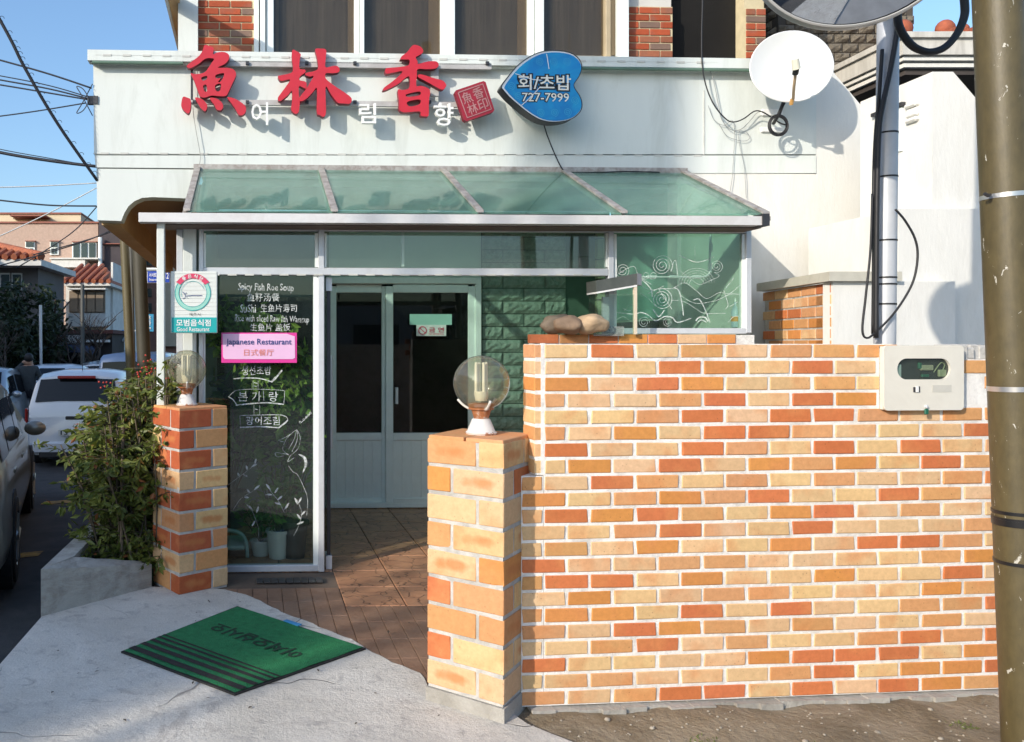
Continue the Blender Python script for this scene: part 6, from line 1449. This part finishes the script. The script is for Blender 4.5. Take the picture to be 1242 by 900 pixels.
zb('balcony', 62, 314, 103, 324, 45, 1.0, wall_w, pb); zb('balcony_rail', 60, 312.5, 119, 314.2, 44.9, 1.1, wall_w, pb)
dw = empty('shaded_block', P(134, 418, 47) - Vector((0, 0, EYE-GZ)), 'block beside the pink one, its shade painted in as dark plum', 'building')
a, b = P(119.8, 268, 45.5), P(153, 268, 45.5); obox(ident, 'wall', wall_d, dw, a.x, b.x, 45.5, 55, GZ, a.z)  # face in shade, with the shade put into its dark wall colour
zb('parapet_trim', 119.8, 266.8, 153, 268.6, 45.4, .3, trim_r, dw); m = MB(); m.tube([P(121.5, 288, 45.2), P(121.5, 330, 45.2)], .12, 8); m.build('downpipe', alu_w, dw); m = MB(); m.box(P(122, 295.5, 45.3).x, P(153, 295, 45.3).x, 45.3, 45.5, P(0, 296, 45.3).z, P(0, 295, 45.3).z); m.build('ledge', trim_r, dw)
def pantiles(parent, px0, px1, ye, yr, z0, z1, n):
    for i in range(n):
        a = P(px0+(px1-px0)*i/(n-1), ye, z0); b = P(px0+(px1-px0)*i/(n-1), ye, z0); hr = P(px0, yr, z1).z
        m = MB(); m.tube([(a.x, z0-.1, a.z), (a.x, z1, hr)], .13, 7); m.build('roof_tile', far_tile, parent, smooth=50)
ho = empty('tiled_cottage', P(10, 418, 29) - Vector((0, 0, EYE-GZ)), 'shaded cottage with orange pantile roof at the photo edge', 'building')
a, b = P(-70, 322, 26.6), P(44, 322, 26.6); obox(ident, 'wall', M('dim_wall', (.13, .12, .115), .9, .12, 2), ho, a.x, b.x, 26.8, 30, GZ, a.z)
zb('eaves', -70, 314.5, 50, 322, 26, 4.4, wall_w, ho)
a = P(-70, 314.4, 26); b = P(50, 314.4, 26); rz_ = P(0, 295, 28.2).z
m = MB(); m.add([(a.x, 26, a.z), (b.x, 26, a.z), (b.x, 30.4, a.z), (a.x, 30.4, a.z), (b.x-3.2, 28.2, rz_), (a.x, 28.2, rz_)], [(0, 1, 4, 5), (1, 2, 4), (2, 3, 5, 4), (0, 5, 3), (0, 3, 2, 1)]); m.build('roof', far_tile, ho)
x = a.x
while x < b.x:
    fr_ = min(1, (b.x-x)/3.2); m = MB(); m.tube([(x, 25.92, a.z+.07), (x, 26+2.2*fr_, a.z+.07+(rz_-a.z)*fr_)], .11, 7); m.build('roof_tile', far_tile, ho, smooth=50); x += .30
m = MB(); m.tube([(b.x, 26, a.z+.1), (b.x-3.2, 28.2, rz_+.1)], .16, 8); m.build('hip_tile', far_tile, ho, smooth=50)
for x0, x1 in ((0, 12), (14, 26)):
    w_ = zb('window', x0, 331, x1, 352, 26.7, .15, wall_w, ho); zb('pane', x0+1.2, 333, x1-1.2, 351, 26.65, .06, win_d, w_)
hw_ = empty('white_house', P(110, 418, 34) - Vector((0, 0, EYE-GZ)), 'white two storey house with orange tiled roof in the side street', 'building')
a, b = P(80, 346, 32), P(128, 346, 32); obox(ident, 'wall', wall_w, hw_, a.x, b.x, 32, 38, GZ, P(80, 343, 32).z)
obox(ident, 'side_wing', wall_w, hw_, b.x+.004, P(137, 340, 33).x, 33, 39, GZ, P(137, 318, 33).z)
zb('eaves', 78, 343, 134, 346.5, 31.6, 6.8, wall_w, hw_)
a = P(78, 343, 31.6); b = P(134, 343, 31.6); rz_ = P(0, 321, 33.5).z
m = MB(); m.add([(a.x, 31.6, a.z), (b.x, 31.6, a.z), (b.x, 38, a.z), (a.x, 38, a.z), (b.x-.9, 34.4, rz_), (a.x, 34.4, rz_)], [(0, 1, 4, 5), (1, 2, 4), (2, 3, 5, 4), (0, 5, 3), (0, 3, 2, 1)]); m.build('roof', far_tile, hw_)
x = a.x
while x < b.x:
    fr_ = min(1, (b.x-x)/.9); m = MB(); m.tube([(x, 31.5, a.z+.06), (x, 31.6+2.8*fr_, a.z+.06+(rz_-a.z)*fr_)], .10, 7); m.build('roof_tile', far_tile, hw_, smooth=50); x += .30
w_ = zb('window', 84, 353, 127, 379, 31.85, .2, M('brown_frame', (.16, .11, .07), .6, .1, 4), hw_)
for i in range(4): zb('pane', 85+10.4*i, 354.5, 94+10.4*i, 378, 31.8, .06, M('curtained_pane', (.22, .17, .12), .4, .2, 3) if i == 0 else bpy.data.materials['curtained_pane'], w_)
zb('balcony', 83, 380, 128, 396, 31.2, .8, wall_w, hw_); zb('balcony_band', 82, 349.4, 128, 351, 31.5, .5, wall_w, hw_)
shp = empty('shop_row', P(70, 418, 25) - Vector((0, 0, EYE-GZ)), 'low dark shop row with white and grey fascia boards behind the parked cars', 'building')
a, b = P(-20, 404, 24.5), P(136, 404, 24.5); obox(ident, 'wall', M('shop_dark', (.05, .042, .038), .9, .2, 3), shp, a.x, b.x, 24.5, 26.4, GZ, a.z)
for x0, x1, mm in ((34, 57, M('grey_board', (.34, .36, .38), .6, .1, 3)), (57, 72, wall_w), (72, 82, M('bluegrey_board', (.30, .36, .42), .6, .1, 3)), (82, 98, wall_w), (104, 131, wall_w)): zb('fascia_board', x0, 406.5 if x0 < 100 else 412, x1, 416.5 if x0 < 100 else 415, 24.1, .3, mm, shp)
zb('roof', -20, 400, 137, 404.5, 24.2, 2.4, M('dull_red_roof', (.10, .035, .028), .9, .2, 3), shp)
zb('beige_door', 68.5, 416.8, 84, 432, 24.35, .12, M('beige_door', (.42, .37, .28), .7, .1, 3), shp); zb('white_sign', -6, 425, 15, 435, 23.2, .2, wall_w, shp)
for x0, x1 in ((37, 48), (49, 59)): zb('shop_window', x0, 427, x1, 437, 23.6, .1, alu_w, shp); zb('shop_pane', x0+1, 428.5, x1-1, 437, 23.55, .04, win_d, shp)
bw_ = empty('brown_block', P(190, 418, 52) - Vector((0, 0, EYE-GZ)), 'brown brick block seen between the poles and the white post', 'building')
a, b = P(170, 302, 50), P(226, 302, 50); obox(ident, 'wall', M('brown_brick_far', (.30, .16, .12), .9, .12, 4), bw_, a.x, b.x, 50, 60, GZ, a.z)
for y0 in (312, 330, 350, 368, 392): zb('window', 176, y0, 184, y0+10, 49.9, .2, win_d, bw_); zb('window', 201, y0, 210, y0+10, 49.9, .2, win_d, bw_)
zb('concrete_strip', 199, 318, 213, 420, 49.5, .6, M('beige_strip', (.44, .38, .28), .9, .1, 3), bw_)
aw2 = empty('striped_awning', P(148, 418, 27) - Vector((0, 0, EYE-GZ)), 'blue and white striped shop awning at the end of the shop row', 'awning')
for i in range(6):
    x0 = P(139+3*i, 402, 26).x; x1 = P(142+3*i, 402, 26).x; mm = M('awning_blue', (.05, .14, .34), .8, .1, 4) if i == 0 else (bpy.data.materials['awning_blue'] if i % 2 == 0 else wall_w)
    zt, zl = P(0, 400, 26.8).z, P(0, 412, 26).z; m = MB(); m.add([(x0, 26, zl), (x1, 26, zl), (x1, 27.2, zt), (x0, 27.2, zt), (x0, 26, zl-.06), (x1, 26, zl-.06), (x1, 27.2, zt-.06), (x0, 27.2, zt-.06)], BXF); m.build('stripe', mm, aw2)
m = MB(); m.tube([P(139, 401, 26), (P(139, 401, 26).x, 26, GZ)], .06, 6); m.tube([P(156, 412, 26), (P(156, 412, 26).x, 26, GZ)], .06, 6); m.build('posts', alu_w, aw2)
# small signs
bs1 = empty('street_sign', P(192, 345, 13), 'blue street name sign on a thin arm behind the white post', 'sign')
zb('board', 179, 329, 205.5, 342.5, 13, .03, M('road_sign_blue', (.015, .06, .42), .4, .08, 5), bs1); zb('board_edge', 178.3, 328.3, 206.2, 343.2, 13.01, .01, wall_w, bs1)
for body, r_ in (('서사로', (181, 331, 189.5, 336)), ('Seosa-ro', (181, 337.5, 190, 340.5)), ('12', (200, 331, 204.5, 338))):
    p0, p1 = P(r_[0], r_[3], 12.98), P(r_[2], r_[1], 12.98); text_mb(body, p0.x, p1.x, p0.z, p1.z, lambda x, z, d: Vector((x, 12.975, z)), bold=.02).build('lettering', white_l, bs1)
m = MB(); m.tube([P(174, 326.5, 13), P(207, 326.5, 13)], .025, 6); m.build('arm', alu_w, bs1)
bs2 = zb('banner_sign', 174.5, 381, 186, 402, 14, .06, M('cyan_board', (.03, .28, .48), .5, .08, 5), None, label='light blue vertical banner sign behind the shrub and poles', cat='sign')
for i, ch_ in enumerate('은하수'):
    p0, p1 = P(177.5, 388.5+6.2*i, 13.98), P(183, 383+6.2*i, 13.98); text_mb(ch_, p0.x, p1.x, p0.z, p1.z, lambda x, z, d: Vector((x, 13.985, z)), bold=.02).build('lettering', white_l, bs2)
# street poles
ol2 = M('far_olive_pole', (.115, .095, .045), .5, .15, 3, (.35, .33, .28), .6, lo=.6, hi=.63); gp_m = M('far_grey_pole', (.10, .10, .09), .7, .15, 3)
def spole(label, px0, py0, px1, z, r, mat, top=None):
    a = P(px0, py0, z); b = P(px1, 430, z); m = MB(); m.tube([(b.x+(b.x-a.x)*.5, z, GZ+.1), tuple(b), tuple(a)], r, 14); m.build('street_pole', mat, None, smooth=60, label=label, cat='pole', group='poles along the side street')
spole('leaning olive pole, left of the pair behind the shrub', 146.5, 200, 157.5, 10.8, .062, ol2)
spole('thin grey pole between the two thick poles behind the shrub', 156.5, 200, 162, 11.4, .026, gp_m)
spole('thicker dark olive pole, right of the pair behind the shrub', 163.5, 200, 174.5, 10.2, .088, M('dark_olive_pole', (.05, .045, .028), .6, .15, 3))
spole('slim dark pole before the white tiled house', 100, 345, 100, 21, .05, gp_m)
spole('short grey pole before the shaded cottage', 49, 370, 49.5, 20.5, .04, alu)
# trees
ever = leaf_mat('evergreen_leaf', (.010, .020, .008), (.030, .050, .016)); bark = M('tree_bark', (.06, .045, .035), .95, .2, 6)
def tree(label, px, z, base_r, h, cr, ch_, n, bare=False, dark=ever):
    b = Vector((P(px, 418, z).x, z, GZ+.1)); t = empty('street_tree', b, label, 'tree', 'trees before the side street houses'); tk = MB(); cr_ = MB()
    def grow(p, d, ln, r, lev):
        pts = [p]; q = Vector(p)
        for i in range(4): q = q + d*ln/4 + Vector((rnd.gauss(0, .04), rnd.gauss(0, .04), .02))*ln; pts.append(q.copy())
        tk.tube(pts, r, 6, r*.55)
        if lev == 0: return
        for i in range(4 if lev > 1 else 3):
            e = pts[rnd.randint(2, 4)]; a = rnd.uniform(0, 6.28); grow(e, (d*.6+Vector((math.cos(a)*.8, math.sin(a)*.8, rnd.uniform(.1, .7)))).normalized(), ln*.62, r*.5, lev-1)
    grow(b, Vector((0, 0, 1)), h*.5, base_r, 4 if bare else 2)
    tk.build('trunk', bark, t, smooth=True)
    if not bare:
        for k in range(n):
            a = rnd.uniform(0, 6.28); u_ = rnd.random()**.6; ph = math.acos(rnd.uniform(-1, 1)); c = b + Vector((0, 0, h-ch_*.5)); d = Vector((math.sin(ph)*math.cos(a)*cr, math.sin(ph)*math.sin(a)*cr, math.cos(ph)*ch_*.5))*u_
            q = c + d
            if mnoise.noise(q*1.1) < -.12: continue
            cr_.leaf(q, (rnd.uniform(-1, 1), rnd.uniform(-1, 1), rnd.uniform(-1, .5)), rnd.uniform(.14, .30), rnd.uniform(.06, .11))
        cr_.build('crown', dark, t)
tree('dark evergreen tree filling the front of the shaded cottage', 30, 22.5, .16, 3.9, 1.35, 2.9, 5200)
tree('lower dark evergreen at the photo edge beside the cottage', 0, 20.5, .12, 3.0, .9, 2.2, 2200)
tree('bare winter tree before the white tiled house', 108, 22, .09, 2.9, 1, 1, 0, True)
tree('bare winter tree behind the evergreen', 72, 23, .08, 2.7, 1, 1, 0, True)
tree('small bare tree at the photo edge', 6, 18.5, .06, 2.8, 1, 1, 0, True)
# overhead wires
ow = M('overhead_wire', (.02, .022, .03), .6, .1, 9); pale_w = M('pale_wire', (.55, .58, .60), .5, .05, 9)
n_w = [0]
bnd = [P(-120, -185, 5.2), P(0, 24, 5.5), P(30, 82, 5.6), P(70, 150, 5.75), P(118, 219, 5.95)]
bundle_o = wire('cable_bundle', 'thick black cable bundle with spiral ties slanting down to the wall', bnd, .012, ow, 7)
cb = crom(bnd, False, 12)
for i in range(0, len(cb)-1, 2):
    c = cb[i]
    if c.z > 4.6: continue
    m = MB(); m.tube([c+Vector((math.cos(R(k*30))*.018+.012, 0, math.sin(R(k*30))*.018+.008)) for k in range(11)], .002, 4); m.build('tie_ring', ow, bundle_o)
for lab, pts, r_, mm in (('upper thin wire running level to the wall corner', [(-60, 57), (0, 73), (60, 90), (111, 107)], .008, ow), ('second thin wire just below the upper one', [(-60, 82), (0, 92), (60, 104), (108, 118)], .005, ow), ('third thin wire meeting the wall bracket', [(-60, 86), (0, 97), (60, 108), (108, 120)], .007, ow),
                        ('fourth thin wire meeting the wall bracket', [(-60, 94), (0, 103), (60, 113), (107, 121)], .007, ow), ('dashed twisted wire rising to the wall bracket', [(-60, 148), (0, 141), (50, 134), (104, 125)], .006, ow), ('heavy wire level across the lower sky', [(-60, 170), (0, 185), (60, 195), (117, 202)], .014, ow),
                        ('thin wire just above the heavy lower one', [(-60, 166), (0, 181), (60, 192), (110, 201)], .004, ow), ('low thin wire over the pink block roof', [(-60, 236), (0, 243), (60, 249), (117, 250)], .007, ow)):
    wire('overhead_wire', lab, [P(x, y, 6.0) for x, y in pts], r_*.9, mm, 5, cat='wire', group='overhead wires')
for lab, pts, z in (('pale wire crossing the sky above the pink block', [(-40, 228), (40, 226), (117, 222)], 8), ('pale wire rising across the pink block', [(-40, 300), (0, 286), (60, 258), (117, 228)], 8)): wire('overhead_wire', lab, [P(x, y, z) for x, y in pts], .006, pale_w, 4, cat='wire', group='overhead wires')
for lab, pts in (('dark wire slanting down across the pink block to the cottage', [(118, 250), (90, 280), (50, 307), (20, 325)]), ('thin dark wire across the windows of the pink block', [(150, 272), (110, 290), (60, 306), (0, 322)]), ('dark wire from the shaded block to the cottage roof', [(152, 275), (118, 287), (85, 297), (40, 309)])): wire('overhead_wire', lab, [P(x, y, 16) for x, y in pts], .012, ow, 4, cat='wire', group='overhead wires')
bk = P(109, 121, 5.93); brk = empty('wire_bracket', bk, 'small metal wire bracket with loops on the white wall corner', 'bracket')
m = MB(); m.box(bk.x-.02, bk.x+.06, bk.y, bk.y+.04, bk.z-.03, bk.z+.03); m.build('plate', darkmetal, brk)
for s_ in (1, -1):
    m = MB(); m.tube(crom([bk, bk+Vector((-.05, 0, .08*s_)), bk+Vector((-.10, 0, .10*s_)), bk+Vector((-.06, 0, .03*s_)), bk+Vector((.02, 0, -.12*s_))], False, 5), .004, 5); m.build('loop', ow, brk)

# ------------------------------------------------------------------ across the street: the buildings that throw the shade (outside the picture)
op_m = M('opposite_wall', (.46, .43, .39), .9, .1, 1); opw = M('opposite_window', (.04, .05, .06), .15, .2, 2)
ob1 = empty('corner_block', (-14, 8, GZ), 'plain corner block across the side street, outside the picture', 'building')
up_ = 19.5*(math.tan(R(SUN_EL))-math.tan(R(20.5)))
obox(ident, 'wall', op_m, ob1, -20, -12, -2.6, 12, GZ, 5.85+up_); obox(ident, 'shade_step_low', op_m, ob1, -20, -12.01, -4.6, -2.61, GZ, 5.2+up_); obox(ident, 'shade_step_tall', op_m, ob1, -20, -12.02, -5.3, -4.61, GZ, 5.95+up_); obox(ident, 'wing', op_m, ob1, -20, -12.5, 12.01, 25, GZ, 6.1); obox(ident, 'low_wing', op_m, ob1, -20, -12.02, -6.2, -5.31, GZ, 5.75+up_); obox(ident, 'shade_step_end', op_m, ob1, -20, -12.05, -12, -6.21, GZ, 3.9+up_)  # unseen masses, heights stepped to shape the shadow on pavement, shrub and pillar
obox(ident, 'fascia_shade_box', op_m, ob1, -12.6, -12.2, -6.8, -6.05, 10.0+up_, 11.25+up_)  # unseen box on legs, added to cast the soft shadow on the fascia
for ax, ay in ((-12.58, -6.75), (-12.24, -6.75), (-12.58, -6.1), (-12.24, -6.1)): obox(ident, 'shade_box_leg', op_m, ob1, ax-.03, ax+.03, ay-.03, ay+.03, 3.9+up_, 10.0+up_)
for k in range(5):
    for j in range(2): obox(ident, 'window', opw, ob1, -12.0, -11.95, -2+2.6*k, -.5+2.6*k, 1.2+3*j, 2.8+3*j)
ob2 = empty('facing_block', (4, -16, GZ), 'plain block facing the restaurant, outside the picture', 'building')
obox(ident, 'wall', op_m, ob2, -6, 16, -20, -13, GZ, 3.0)
for k in range(7):
    obox(ident, 'window', opw, ob2, -5+3*k, -3.4+3*k, -12.99, -12.94, .6, 2.2)
